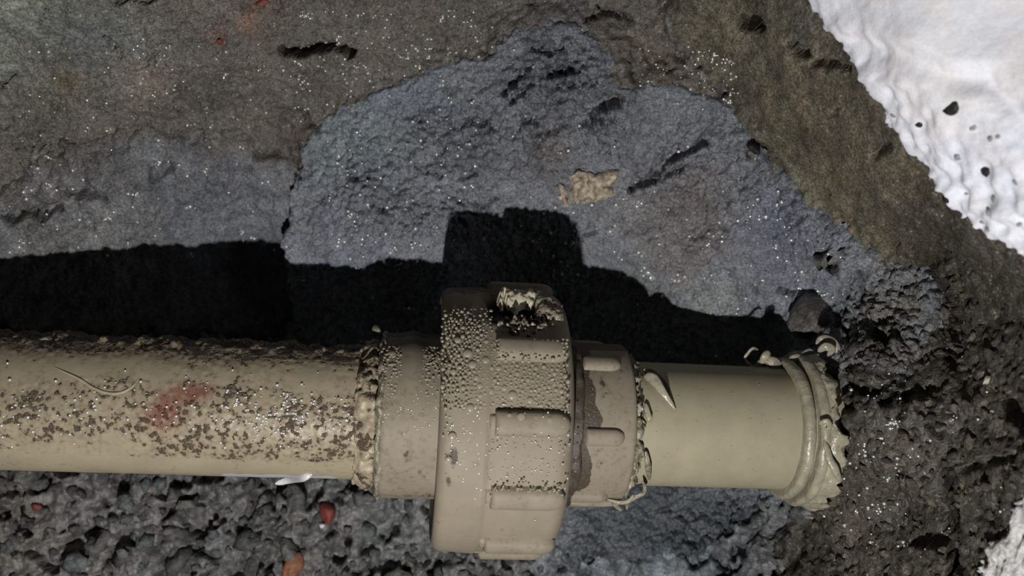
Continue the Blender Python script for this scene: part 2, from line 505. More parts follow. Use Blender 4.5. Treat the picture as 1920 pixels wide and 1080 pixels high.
def crack_depth(px, py, cracks, seed=0.0):
    w = wob(px, py, 7, 22, seed + 40)
    w2 = wob(px, py, 7, 22, seed + 80)
    out = np.zeros(np.shape(px))
    for line, wd, dp in cracks:
        xs = [p[0] for p in line]; ys = [p[1] for p in line]
        sel = (px > min(xs) - 60) & (px < max(xs) + 60) & (py > min(ys) - 60) & (py < max(ys) + 60)
        if not sel.any():
            continue
        d = seg_dist(px[sel] + w[sel], py[sel] + w2[sel], line)
        out[sel] = np.maximum(out[sel], 1.5 * dp * np.exp(-(d / (0.9 * wd)) ** 4))
    return out

def normals_of(P):
    du = np.gradient(P, axis=1)
    dv = np.gradient(P, axis=0)
    n = np.cross(dv, du)
    n /= np.linalg.norm(n, axis=-1)[..., None] + 1e-12
    n *= np.sign(n[..., 2:3] + 1e-9)
    return n

def tone_map(px, py, base, blobs):
    c = np.ones(px.shape + (3,)) * base
    for x, y, r, colr, a in blobs:
        m = (np.abs(px - x) < 2.2 * r) & (np.abs(py - y) < 2.2 * r)
        if not m.any():
            continue
        X, Y = px[m], py[m]
        f = a * np.exp(-((X - x) ** 2 + (Y - y) ** 2) / (r * r))
        f = np.clip(f * (1 + 0.8 * fbm(np.stack([X, Y, X * 0 + x], -1), max(r * 0.5, 20), 2)), 0, 1)
        c[m] = c[m] * (1 - f[..., None]) + colr * f[..., None]
    return c

STEP = 3.6
gx = np.arange(-520, 2380, STEP)
gy = np.arange(-420, 1480, STEP)
GX, GY = np.meshgrid(gx, gy)
GZ = BASE(GX, GY)
sd_m = poly_sd(GX, GY, POLY_MORT) + wob(GX, GY, 9, 30, 1.0)
sd_s = poly_sd(GX, GY, POLY_SMEAR) + wob(GX, GY, 30, 60, 2.0)
sd_r = poly_sd(GX, GY, POLY_RIGHT) + wob(GX, GY, 16, 40, 3.0)
sd_w = poly_sd(GX, GY, POLY_WHITE) + wob(GX, GY, 9, 40, 4.0)
sd_w2 = poly_sd(GX, GY, POLY_WHITE2) + wob(GX, GY, 16, 30, 5.0)
sd_b = poly_sd(GX, GY, POLY_BACK) + wob(GX, GY, 10, 40, 6.0)
zm = MORT(GX, GY)
zs_ = SMEAR(GX, GY)
carve_m = sstep(6, 26, sd_m)
GZ = np.where(carve_m > 0, GZ * (1 - carve_m) + np.minimum(GZ, zm - 45) * carve_m, GZ)
# the rock meets the mortar just under its rim
rim = np.exp(-(sd_m / 45.0) ** 2) * (1 - carve_m)
GZ = GZ * (1 - rim) + (zm - 7) * rim
carve_s = sstep(5, 40, sd_s) * (1 - carve_m)
rim_s = np.exp(-(sd_s / 50.0) ** 2) * (1 - carve_s) * (1 - carve_m) * (1 - rim) * sstep(600, 500, GY)
GZ = GZ * (1 - rim_s) + (zs_ - 8) * rim_s
GZ = GZ * (1 - carve_s) + np.minimum(GZ, zs_ - 40) * carve_s
P0 = W(GX, GY, GZ)
N0 = normals_of(P0)
a_r = sstep(-30, 30, sd_r)
a_b = sstep(-30, 30, sd_b) * (1 - a_r)
a_f = (1 - a_r) * (1 - a_b)
big = fbm(P0, 130, 2)
mid = fbm(P0, 46, 3)
sml = fbm(P0, 16, 3, 0.6)
f1, f2, cid = worley(P0 + 8 * np.stack([sml, mid, big], -1), 34)
g1, g2, gid = worley(P0 + 5 * np.stack([sml, mid, big], -1), 17)
lump = np.clip(1 - f1 * 1.15, -0.2, 1) + (cid - 0.5) * 0.5
lump2 = np.clip(1 - g1 * 1.15, -0.2, 1) + (gid - 0.5) * 0.6
soft = sstep(520, 330, GY) * sstep(1230, 1420, GX) + sstep(140, 20, np.hypot(GX, GY) - 40)   # smoother band / corner
disp_back = 7 * big + 5 * mid + 4.0 * sml + 3.2 * lump2 - 3.5 * sstep(0.14, 0.0, g2 - g1) * (mid > 0) 
disp_floor = 16 * big + 12 * mid + 5 * sml + 16 * lump + 5 * lump2 - 46 * sstep(0.12, 0.42, fbm(P0 + 300, 62, 3, 0.55))
rough_r = 1 - 0.55 * np.clip(soft, 0, 1)
disp_right = 10 * big + rough_r * (5 * mid + 3.2 * sml + 3.5 * lump2 + 2 * lump * sstep(500, 700, GY) - 6 * sstep(0.2, 0.5, fbm(P0 + 500, 32, 3, 0.55)) * sstep(450, 650, GY))
disp_right = disp_right * (1 - 0.8 * sstep(0, 50, sd_w))
disp = a_r * disp_right + a_b * disp_back + a_f * disp_floor
UNDER = np.array([0, 0.40, -1.0]) / math.hypot(0.40, 1.0)      # cracks run down and back under their upper lip
crk = a_b * crack_depth(GX, GY, CRACKS_BACK, 1) + a_r * crack_depth(GX, GY, CRACKS_WALL, 2)
cdir = UNDER - N0 * a_r[..., None]
cdir /= np.linalg.norm(cdir, axis=-1)[..., None]
P1 = P0 + N0 * disp[..., None] + cdir * crk[..., None]
N1 = normals_of(P1)

# rock colour, some shade painted in
BRN = lin(93, 88, 83)
tone_back = tone_map(GX, GY, BRN, [
    (20, 40, 110, lin(130, 136, 128), 0.9), (180, 50, 90, lin(91, 96, 95), 0.8), (240, 95, 60, lin(104, 106, 104), 0.7),
    (410, 65, 16, lin(120, 70, 58), 0.45), (490, 0, 20, lin(120, 66, 54), 0.5), (470, 45, 22, lin(140, 93, 71), 0.6), (125, 145, 26, lin(106, 84, 70), 0.4), (270, 150, 45, lin(126, 116, 104), 0.6),
    (600, 60, 160, lin(90, 85, 80), 0.6), (800, 40, 150, lin(88, 83, 78), 0.8), (1050, 20, 90, lin(86, 84, 84), 0.8), (560, 230, 60, lin(71, 65, 60), 0.7),  # last blob paints the shadow beside the mortar's left rim
    (1250, 130, 90, lin(93, 84, 74), 0.6), (120, 165, 40, lin(93, 89, 65), 0.4), (1400, 250, 60, lin(82, 78, 69), 0.6)])
tone_floor = tone_map(GX, GY, lin(97, 97, 97), [
    (100, 980, 160, lin(109, 105, 101), 0.7), (260, 960, 120, lin(100, 100, 102), 0.6), (1200, 960, 220, lin(104, 114, 123), 0.9), (1400, 1050, 90, lin(68, 68, 71), 0.7), (760, 980, 80, lin(104, 109, 111), 0.6),
    (500, 985, 50, lin(73, 73, 73), 0.6)])
tone_right = tone_map(GX, GY, lin(66, 62, 55), [
    (1450, 120, 160, lin(101, 95, 81), 0.8), (1600, 330, 160, lin(101, 95, 80), 0.8), (1500, 60, 40, lin(84, 84, 80), 0.7), (1650, 480, 45, lin(109, 103, 85), 0.6), (1800, 560, 110, lin(60, 57, 50), 0.7),
    (1720, 580, 60, lin(44, 41, 37), 0.6), (1830, 680, 80, lin(68, 65, 57), 0.6), (1650, 870, 100, lin(65, 60, 52), 0.7), (1600, 1000, 90, lin(68, 63, 56), 0.7), (1700, 960, 70, lin(53, 50, 47), 0.6),
    (1880, 620, 40, lin(45, 45, 44), 0.7), (1850, 1000, 60, lin(52, 52, 50), 0.6), (1650, 720, 70, lin(54, 53, 52), 0.8), (1490, 200, 30, lin(116, 109, 90), 0.5), (1590, 310, 20, lin(146, 136, 116), 0.4),
    (1340, 60, 60, lin(114, 109, 94), 0.5)])

faces = grid_faces(*GX.shape)
def fmask(a):
    return a.ravel()[faces[:, 0]]
sel_r = fmask(sd_r) > 0
sel_b = (fmask(sd_b) > 0) & ~sel_r
sel_f = ~sel_r & ~sel_b
Pf = P1.reshape(-1, 3)
def cut(name, sel, tone, mat):
    V, F, C = compact(Pf, faces[sel][:, ::-1], tone.reshape(-1, 3))
    o = link(name, mesh(name, V, F, col=C), mat)
    tag(o, kind='structure')
    return o
floor = cut('floor', sel_f, tone_floor, M['floor'])
wall_back = cut('wall_back', sel_b, tone_back, M['brown'])
wall_right = cut('wall_right', sel_r, tone_right, M['wall'])
tag(floor, 'dark grey crumbly rubble bed of the trench under the pipe')
tag(wall_back, 'brown gritty broken concrete above the blue-grey mortar')
tag(wall_right, 'olive brown crumbled masonry side of the hole at the right')

def surf_at(px, py):
    """point and normal on the base ground under a photo pixel"""
    j = int(np.clip(round((px - gx[0]) / STEP), 0, len(gx) - 1))
    i = int(np.clip(round((py - gy[0]) / STEP), 0, len(gy) - 1))
    return P1[i, j].copy(), N1[i, j].copy()

SURF = {}
def slab(name, poly_fn, zfn, bbox, dispfn, tone_fn, mat, label, cat, lip=14, step=3.0, sink=60, edge=None, kind=None, cracks=None):
    sx = np.arange(bbox[0], bbox[2], step)
    sy = np.arange(bbox[1], bbox[3], step)
    X, Y = np.meshgrid(sx, sy)
    sd = poly_fn(X, Y)
    Z = zfn(X, Y)
    P = W(X, Y, Z)
    N = normals_of(P)
    P = P + N * dispfn(X, Y, P, sd)[..., None]
    if cracks:
        cd = UNDER - 2.0 * N
        cd /= np.linalg.norm(cd, axis=-1)[..., None]
        P = P + cd * crack_depth(X, Y, cracks, 3)[..., None]
    t = np.sqrt(np.clip((sd + 4) / lip, 0, 1) * (2 - np.clip((sd + 4) / lip, 0, 1)))
    sk = sink(X, Y) if callable(sink) else sink
    P = P - N * (sk * (1 - t))[..., None]
    F = grid_faces(*X.shape)
    keep = (sd.ravel()[F] > -8).any(1)
    N = normals_of(P)
    V, F2, C = compact(P.reshape(-1, 3), F[keep][:, ::-1], tone_fn(X, Y).reshape(-1, 3))
    o = link(name, mesh(name, V, F2, col=C), mat)
    tag(o, label, cat, kind=kind)
    def at(px, py):
        j = int(np.clip(round((px - sx[0]) / step), 0, len(sx) - 1))
        i = int(np.clip(round((py - sy[0]) / step), 0, len(sy) - 1))
        return P[i, j].copy(), N[i, j].copy()
    def inside(px, py):
        if not (sx[0] <= px <= sx[-1] and sy[0] <= py <= sy[-1]):
            return -99.0
        return float(sd[int(round((py - sy[0]) / step)) if (py - sy[0]) / step < len(sy) - 1 else -1, min(int(round((px - sx[0]) / step)), len(sx) - 1)])
    SURF[name] = (at, inside)
    return o, at

def mort_disp(X, Y, P, sd):
    big, mid, sml = fbm(P, 110, 2), fbm(P, 40, 3), fbm(P, 14, 3, 0.6)
    crumb = np.zeros(X.shape)
    for x, y, r, a in [(1050, 150, 80, 1), (970, 170, 60, 1), (900, 240, 70, .9), (820, 260, 70, .7), (1130, 230, 60, .9), (1500, 400, 60, .9), (1560, 460, 60, .7), (1650, 610, 70, .6), (1270, 310, 60, .8),
                       (1000, 250, 60, .8), (700, 330, 90, .5), (1690, 540, 50, .8), (760, 400, 60, .5), (1420, 990, 90, 1.4), (1300, 1040, 90, .8), (1100, 1040, 60, .8), (860, 380, 40, .6), (1400, 330, 70, .5)]:
        crumb = np.maximum(crumb, a * np.exp(-((X - x) ** 2 + (Y - y) ** 2) / (r * r)))
    g1, g2, gid = worley(P + 6 * np.stack([sml, mid, big], -1), 20)
    h1, h2, hid = worley(P + 4 * np.stack([mid, sml, big], -1), 11)
    lump = np.clip(1 - g1 * 1.15, -0.2, 1) + (gid - 0.5) * 0.7
    lump2 = np.clip(1 - h1 * 1.1, -0.2, 1) + (hid - 0.5) * 0.5
    return 8 * big + 4 * mid + (2.2 + 2 * crumb) * sml + (3.5 + 22 * crumb) * lump + (2.6 + 4.0 * crumb) * lump2 - (2 + 13 * crumb) * sstep(0.16, 0.02, g2 - g1) - 3.5 * sstep(0.15, 0.0, h2 - h1) * (mid > -0.1)

MB = lin(108, 113, 121)
def mort_tone(X, Y):
    return tone_map(X, Y, MB, [
        (640, 260, 110, lin(114, 125, 129), 0.8), (760, 170, 110, lin(98, 106, 117), 0.7), (620, 470, 120, lin(112, 117, 129), 0.8), (1020, 90, 100, lin(96, 101, 108), 0.8), (1030, 290, 60, lin(106, 102, 104), 0.8),  # upper blobs darkened in place of weaker light at the top
        (1250, 400, 110, lin(108, 106, 110), 0.8), (1300, 470, 80, lin(104, 99, 98), 0.8), (1450, 430, 90, lin(104, 110, 125), 0.8), (1330, 360, 60, lin(106, 100, 98), 0.6), (1560, 520, 60, lin(106, 112, 121), 0.6),
        (1690, 610, 95, lin(92, 90, 86), 1.0), (1250, 985, 210, lin(76, 83, 88), 1.2), (1200, 520, 60, lin(114, 119, 123), 0.7), (1340, 570, 50, lin(119, 123, 119), 0.6), (1640, 680, 70, lin(86, 82, 76), 0.9)])

mortar, mort_at = slab('mortar_patch', lambda X, Y: poly_sd(X, Y, POLY_MORT) + wob(X, Y, 9, 30, 1.0), MORT, (500, 20, 1790, 1090), mort_disp, mort_tone, M['mortar'],
                       'blue-grey wet mortar crust spreading above the union nut', 'mortar', cracks=CRACKS_MORT, lip=12, step=2.8, sink=lambda X, Y: 22 + 110 * sstep(640, 560, X) * sstep(330, 380, Y) + 30 * sstep(700, 800, Y))

def smear_disp(X, Y, P, sd):
    big, mid, sml = fbm(P, 110, 2), fbm(P, 44, 3), fbm(P, 15, 3, 0.6)
    g1, g2, gid = worley(P + 6 * np.stack([sml, mid, big], -1), 22)
    lump = np.clip(1 - g1 * 1.15, -0.2, 1) + (gid - 0.5) * 0.7
    rgh = np.exp(-((X - 120) ** 2 + (Y - 400) ** 2) / 130 ** 2) + 0.6 * np.exp(-((X - 400) ** 2 + (Y - 320) ** 2) / 120 ** 2)
    return 8 * big + 6 * mid + 2.6 * sml + (3 + 8 * rgh) * lump
def smear_tone(X, Y):
    c = tone_map(X, Y, lin(103, 105, 110), [(300, 270, 70, lin(96, 102, 106), 0.8), (60, 330, 70, lin(94, 92, 92), 0.8), (400, 300, 80, lin(94, 92, 96), 0.7), (420, 420, 110, lin(100, 105, 114), 0.8), (60, 460, 90, lin(108, 110, 112), 0.8),
                                          (170, 460, 100, lin(110, 110, 110), 0.6), (180, 300, 60, lin(82, 80, 80), 0.7), (60, 395, 40, lin(75, 74, 76), .7)])
    f = sstep(60, 0, poly_sd(X, Y, POLY_SMEAR) + wob(X, Y, 30, 60, 2.0))[..., None]
    return c * (1 - f) + BRN * 0.9 * f
smear, smear_at = slab('mortar_smear', lambda X, Y: poly_sd(X, Y, POLY_SMEAR) + wob(X, Y, 30, 60, 2.0), SMEAR, (-300, 200, 640, 680), smear_disp, smear_tone, M['mortar'],
                       'smooth grey mortar smear above the dirty pipe at the left', 'mortar', cracks=CRACKS_SMEAR, lip=60, step=3.0, sink=26)

# ---------------------------------------------------------------- white plaster rims
def lift(zf, dz):
    return lambda X, Y: zf(X, Y) + dz
def white_disp(X, Y, P, sd):
    big, mid = fbm(P, 150, 2), fbm(P, 34, 2)
    edge = sstep(150, 20, sd)
    r1 = seg_dist(X + wob(X, Y, 8, 60, 9), Y, [(1600, 95), (1700, 110), (1780, 150), (1850, 150), (1900, 220), (1960, 300)])
    ridge = 16 * sstep(40, 0, r1)
    low = sstep(120, 420, Y)
    return 7 * big + (1 + 7 * low + 5 * edge) * mid + (3 * edge + 2 * low) * fbm(P, 24, 2) - ridge
def white_tone(X, Y):
    return tone_map(X, Y, lin(228, 230, 240), [(1800, 100, 150, lin(232, 234, 238), 0.5), (1840, 330, 120, lin(222, 226, 240), 0.6)])
plaster, white_at = slab('trim_1', lambda X, Y: poly_sd(X, Y, POLY_WHITE) + wob(X, Y, 9, 40, 4.0), lift(BASE, 34), (1400, -380, 2360, 700), white_disp, white_tone, M['plaster'],
                         'smooth white plaster face at the upper right corner', None, lip=26, step=4.0, sink=50, kind='structure')
def white2_disp(X, Y, P, sd):
    Q = P.copy()
    Q[..., 1] *= 0.5
    return 6 * fbm(P, 60, 2) + 9 * fbm(Q, 22, 3, 0.6)
plaster2, white2_at = slab('trim_2', lambda X, Y: poly_sd(X, Y, POLY_WHITE2) + wob(X, Y, 16, 30, 5.0), lift(BASE, 18), (1640, 700, 2360, 1470), white2_disp,
                           lambda X, Y: tone_map(X, Y, lin(190, 190, 190), []), M['plaster_rough'],
                           'rough grey-white plaster edge in the lower right corner', None, lip=26, step=4.0, sink=40, kind='structure')

# ---------------------------------------------------------------- stones, chips and scraps
def ico(sub):
    import bmesh
    bm = bmesh.new()
    bmesh.ops.create_icosphere(bm, subdivisions=sub, radius=1.0)
    V = np.array([v.co[:] for v in bm.verts])
    F = np.array([[v.index for v in f.verts] for f in bm.faces])
    bm.free()
    return V, F
ICO1, ICO2, ICO3 = ico(1), ico(2), ico(3)

def lump_mesh(name, seed, scale=(1, 1, 1), rough=0.35, src=ICO2, facet=0.0, mat=None, smooth=True):
    V, F = src
    V = V.copy()
    r = 1 + rough * fbm(V + seed * 3.17, 1.1, 3)
    V = V * r[:, None]
    if facet > 0:       # chop with random planes so that it reads as broken stone
        g = np.random.default_rng(seed)
        for k in range(7):
            n = g.normal(size=3); n /= np.linalg.norm(n)
            d = (V @ n) - (0.55 + 0.3 * g.random())
            V -= np.clip(d, 0, None)[:, None] * n * facet
    me = mesh(name, V * np.array(scale), F, smooth=smooth)
    if mat is not None:
        me.materials.append(mat)
    return me

def frame(n, spin=0.0, tilt=0.0):
    n = Vector(n).normalized()
    q = n.to_track_quat('Z', 'Y')
    return q.to_matrix() @ Matrix.Rotation(spin, 3, 'Z') @ Matrix.Rotation(tilt, 3, 'X')

def place(o, p, n, spin=0.0, tilt=0.0, s=1.0, off=0.0):
    M4 = frame(n, spin, tilt).to_4x4()
    o.matrix_world = Matrix.Translation(Vector((np.asarray(p) + np.asarray(n) * off) * U)) @ M4 @ Matrix.Diagonal((s, s, s, 1))
    return o

def stone_set(prefix, cols, scale_mats):
    out = []
    for c in cols:
        m = plain_mat(prefix + '_stone', c, 0.7, 0.5, 0.9, 5.0, 0.3)
        for k in range(4):
            out.append(lump_mesh('stone', random.randint(1, 9999), (1, 1 + 0.25 * random.random(), 0.8), 1.1, ICO2, 0.8, m))
    return out
bed_meshes = stone_set('bed', [lin(92, 92, 91), lin(84, 84, 85), lin(98, 97, 94), lin(78, 78, 79), lin(93, 97, 99)], None)
wall_meshes = stone_set('wall', [lin(84, 78, 68), lin(68, 64, 57), lin(98, 92, 82), lin(60, 57, 51)], None)
SCL = 1.0
def scatter(parent, meshes, n, boxfn, size, sampler, bury=0.25):
    placed = []
    tries = 0
    while len(placed) < n and tries < n * 30:
        tries += 1
        x, y = boxfn()
        s = size[0] + (size[1] - size[0]) * random.random() ** 2.2
        if any((x - a) ** 2 + (y - b) ** 2 < (0.75 * (s + c)) ** 2 for a, b, c in placed):
            continue
        placed.append((x, y, s))
        p, nn = sampler(x, y)
        o = link('stone', random.choice(meshes), None, parent)
        place(o, p, nn, random.random() * 6.3, random.random() * 0.8, s, off=s * (0.5 - bury))
    return placed

def bed_box():
    while True:
        x, y = random.uniform(-30, 1060), random.uniform(880, 1100)
        return x, y
scatter(floor, bed_meshes, 200, bed_box, (9, 30), surf_at, 0.45)
def wall_box():
    while True:
        x, y = random.uniform(1480, 1940), random.uniform(560, 1100)
        i, j = int((y - gy[0]) / STEP), int((x - gx[0]) / STEP)
        inside, w2, m = sd_r[i, j] > 8, sd_w2[i, j] < -5, sd_m[i, j] < 0
        if inside and w2 and m:
            return x, y
scatter(wall_right, wall_meshes, 260, wall_box, (5, 12), surf_at, 0.5)

def chip(name, label, cat, px, py, sampler, scale, mat, seed, spin=0.0, tilt=0.0, off=0.3, facet=0.9, rough=0.3, group=None):
    p, n = sampler(px, py)
    me = lump_mesh(name, seed, scale, rough, ICO3, facet, mat)
    o = link(name, me)
    place(o, p, n, spin, tilt, 1.0, off * min(scale))
    tag(o, label, cat, group)
    return o
chip('brick_fragment', 'red brick fragment in the rubble below the collar', 'brick fragment', 632, 957, surf_at, (26, 22, 18), M['red'], 5, 0.3, off=1.1, facet=0.5)
chip('brick_fragment', 'orange brick fragment in the rubble at the bottom edge', 'brick fragment', 542, 1056, surf_at, (30, 24, 18), M['orange'], 9, -0.5, off=1.2, facet=0.5)
chip('brick_fragment', 'tiny dull red brick crumb in the rubble at far left', 'brick fragment', 72, 957, surf_at, (14, 9, 8), M['red'], 12, 0.3, off=0.9)
chip('brick_fragment', 'bright red brick crumb at the top edge of the brown concrete', 'brick fragment', 490, 4, surf_at, (15, 7, 7), M['red'], 15, 0.1)
chip('brick_fragment', 'small red brick speck beside pale grains in brown concrete', 'brick fragment', 412, 72, surf_at, (7, 7, 5), M['red'], 18, 0.1)
chip('pebble', 'small white quartz pebble on the rubble near the orange fragment', 'pebble', 610, 988, surf_at, (6, 8, 6), M['white'], 21, off=2.2)
chip('pebble', 'cream oval pebble set in the right rubble wall', 'pebble', 1855, 717, surf_at, (9, 6, 6), M['pale'], 23, off=1.0)
chip('pebble', 'tiny pale shell-like pebble on the olive brown band', 'pebble', 1663, 410, surf_at, (5, 8, 5), M['pale'], 25, off=1.0)
chip('concrete_lump', 'dark angular concrete lump above the pipe flange', 'concrete lump', 1528, 600, mort_at, (58, 42, 34), M['block'], 31, 0.2, off=0.35, facet=0.95)
chip('concrete_lump', 'small dark crumbled lump between flange and mortar', 'concrete lump', 1600, 655, mort_at, (26, 20, 18), M['block'], 34, 0.7, off=0.4)
chip('concrete_lump', 'black shard at the junction of mortar and olive band', 'concrete lump', 1412, 278, mort_at, (9, 26, 14), M['dark'], 36, -0.35, off=0.3)

# beige torn scrap pressed into the mortar
def slab_chip(name, outline, sampler, thick, mat, label, cat, hfun=None, res=3.0, off=0.0):
    xs = [q[0] for q in outline]; ys = [q[1] for q in outline]
    sx = np.arange(min(xs) - 6, max(xs) + 6, res); sy = np.arange(min(ys) - 6, max(ys) + 6, res)
    X, Y = np.meshgrid(sx, sy)
    sd = poly_sd(X, Y, outline) + wob(X, Y, 3, 9, 3.3)
    P = np.zeros(X.shape + (3,)); N = np.zeros_like(P)
    cx, cy = sum(xs) / len(xs), sum(ys) / len(ys)
    pc, nc = sampler(cx, cy)
    for i in range(X.shape[0]):
        for j in range(X.shape[1]):
            P[i, j], _ = sampler(X[i, j], Y[i, j])
    zf = np.median(P[..., 2])
    zz = 0.6 * P[..., 2] + 0.4 * zf
    h = thick * np.sqrt(np.clip((sd + 2) / 6, 0, 1))
    if hfun is not None:
        h = h * hfun(X, Y)
    Q = W(X, Y, zz + off) + np.array([0, 0, 1.0]) * (h - 6 * (sd < -1))[..., None]
    F = grid_faces(*X.shape)
    keep = (sd.ravel()[F] > -3).any(1)
    top, F2 = compact(Q.reshape(-1, 3), F[keep][:, ::-1])
    o = link(name, mesh(name, top, F2), mat)
    tag(o, label, cat)
    return o
slab_chip('plastic_scrap', [(1070, 332), (1085, 318), (1100, 324), (1120, 328), (1140, 320), (1160, 322), (1158, 336), (1145, 345), (1150, 362), (1130, 372), (1100, 374), (1080, 377), (1072, 368), (1074, 350)], mort_at, 12, M['tan'],
          'torn tan plastic scrap pressed into the blue-grey mortar', 'scrap', lambda X, Y: 0.9 + 0.9 * fbm(np.stack([X, Y, X * 0], -1), 16, 3), off=4)
slab_chip('plastic_sliver', [(1044, 350), (1050, 346), (1060, 349), (1062, 366), (1063, 384), (1058, 382), (1050, 366)], mort_at, 10, M['tan'],
          'narrow tan sliver standing left of the torn tan scrap', 'scrap', res=2.0, off=4)

# dark lumps painted as the shade in pits of the white plaster
for x, y, a, b in [(1787, 205, 16, 19), (1722, 236, 9, 9), (1668, 222, 9, 7), (1838, 322, 13, 10), (1790, 295, 8, 9), (1856, 376, 9, 8), (1836, 420, 6, 7), (1913, 421, 5, 6), (1775, 370, 9, 12),
                   (1797, 372, 6, 6), (1857, 258, 7, 8), (1822, 240, 5, 10), (1858, 396, 7, 6), (1874, 255, 5, 6), (1900, 345, 7, 6), (1856, 430, 5, 5), (1680, 275, 13, 15)]:
    p, n = white_at(x, y)
    o = link('pit_shade', lump_mesh('pit_shade', int(x), (a * 0.75, b * 0.75, 3), 0.3, ICO2, 0, M['dark'] if a * b > 75 and x != 1680 else (M['block'] if x == 1680 else M['pit_grey'])), None, plaster)
    place(o, p, n, 0, 0, 1.0, -1.0)

# ---------------------------------------------------------------- the pipe run
A0 = W(0, 752, 70)
A1 = W(1480, 803, -85)
AX = (A1 - A0) / np.linalg.norm(A1 - A0)
AZ = np.array([0, 0, 1.0]); AZ = AZ - AX * (AZ @ AX); AZ /= np.linalg.norm(AZ)
AY = np.cross(AZ, AX)
ROT = Matrix([[AX[i], AY[i], AZ[i]] for i in range(3)])

def proj(P):
    k = H / (H - P[2])
    return 960 + P[0] * k, 540 - P[1] * k
def SF(px, r=0.0):
    """distance along the axis whose camera-facing surface point (radius r) appears at column px"""
    lo, hi = -2500.0, 4000.0
    for _ in range(50):
        m = (lo + hi) / 2
        if proj(A0 + AX * m + AZ * r)[0] < px: lo = m
        else: hi = m
    return lo
def on_axis(s, r, phi):
    return A0 + AX * s + (AY * math.sin(phi) + AZ * math.cos(phi)) * r

def rev(name, prof, seg, mat, parent, s0, step=4.0, disp=None, attrs=None):
    """surface of revolution about the pipe axis. prof: (s, r) list; s0 is the parent's origin along the axis"""
    S, R = [], []
    for (sa, ra), (sb, rb) in zip(prof[:-1], prof[1:]):
        n = max(1, int(math.hypot(sb - sa, rb - ra) / step))
        for k in range(n):
            S.append(sa + (sb - sa) * k / n); R.append(ra + (rb - ra) * k / n)
    S.append(prof[-1][0]); R.append(prof[-1][1])
    S, R = np.array(S), np.array(R)
    ph = np.linspace(-math.pi, math.pi, seg, endpoint=False)
    SS, PH = np.meshgrid(S, ph, indexing='ij')
    RR = R[:, None] * np.ones_like(PH)
    if disp is not None:
        ds, dr = disp(SS, PH, RR)
        SS, RR = SS + ds, RR + dr
    V = np.stack([SS - s0, RR * np.sin(PH), RR * np.cos(PH)], -1)
    at = None
    if attrs is not None:
        at = {k: v for k, v in attrs(SS, PH, RR).items()}
    F = grid_faces(len(S), seg, True)
    return link(name, mesh(name, V.reshape(-1, 3), F[:, ::-1], attrs=at), mat, parent)

def cyl(SS, PH, RR):
    return np.stack([SS, RR * np.sin(PH), RR * np.cos(PH)], -1)
def arc(s, r, ds, dr, n=6):
    """quarter round from (s, r) to (s+ds, r+dr), leaving along s"""
    return [(s + ds * math.sin(t), r + dr * (1 - math.cos(t))) for t in [math.pi / 2 * k / n for k in range(n + 1)]]
def arc2(s, r, ds, dr, n=6):
    """quarter round leaving along r"""
    return [(s + ds * (1 - math.cos(t)), r + dr * math.sin(t)) for t in [math.pi / 2 * k / n for k in range(n + 1)]]

RT = 121.0
# left pipe
s_l0, s_l1 = SF(-620, RT), SF(716, RT)
left = empty('water_pipe', A0 * 0 + tuple(on_axis(s_l0, 0, 0) * U), ROT)
tag(left, 'beige plastic water pipe caked with brown dirt at the left', 'pipe')
def tube_attr(SS, PH, RR):
    P = cyl(SS, PH, RR)
    deg = np.degrees(PH)
    pxs = 0 + SS * 0.975
    den = 0.16 * np.exp(-((deg + 3) / 30) ** 2) + 0.16 * np.exp(-((deg - 62) / 13) ** 2) + 0.05
    den += 0.24 * np.exp(-((SS - SF(520, RT)) / 130) ** 2 - ((deg - 2) / 22) ** 2)
    den += 0.14 * np.exp(-((SS - SF(560, RT)) / 150) ** 2 - ((deg + 22) / 14) ** 2)
    den += 0.13 * np.exp(-((SS - SF(215, RT)) / 45) ** 2 - ((deg - 28) / 9) ** 2)
    den += 0.26 * np.exp(-((SS - SF(300, RT)) / 22) ** 2 - ((deg + 20) / 9) ** 2)
    den += 0.30 * (deg > 72)
    den -= 0.18 * np.exp(-((SS - SF(590, RT)) / 70) ** 2 - ((deg - 32) / 14) ** 2)
    den -= 0.12 * np.exp(-((SS - SF(90, RT)) / 120) ** 2 - ((deg - 38) / 12) ** 2)
    den -= 0.10 * (deg < -38)
    den += 0.10 * fbm(P, 70, 3)
    den = np.where(deg < 56, np.minimum(den, 0.155 + 0.06 * fbm(P, 45, 2)), den)
    red = 0.62 * np.exp(-((SS - SF(304, RT)) / 38) ** 2 - ((deg - 0) / 15) ** 2) + 0.35 * np.exp(-((SS - SF(345, RT)) / 60) ** 2 - ((deg - 20) / 12) ** 2)
    red += 0.25 * np.exp(-((SS - SF(370, RT)) / 40) ** 2 - ((deg - 22) / 9) ** 2)
    white = 0.85 * sstep(SF(385, RT), SF(420, RT), SS) * sstep(SF(650, RT), SF(610, RT), SS) * sstep(-58, -66, deg)
    return {'dirt': den, 'red': red, 'white': white}
def tube_disp(SS, PH, RR):
    P = cyl(SS, PH, RR)
    a = tube_attr(SS, PH, RR)
    d = np.clip(a['dirt'], 0, 0.5) * 2
    g1, g2, gid = worley(P, 11)
    crust = d * np.clip(1 - g1 * 1.3, 0, 1) * 5 * (gid > 0.45)
    crust += 10 * sstep(60, 76, np.degrees(PH)) * np.clip(fbm(P, 26, 3) + 0.25, 0, 1)
    return 0 * SS, crust + 0.8 * fbm(P, 90, 2)
rev('tube', [(s_l0, RT), (s_l1, RT)], 300, M['tube'], left, s_l0, 2.8, tube_disp, tube_attr)
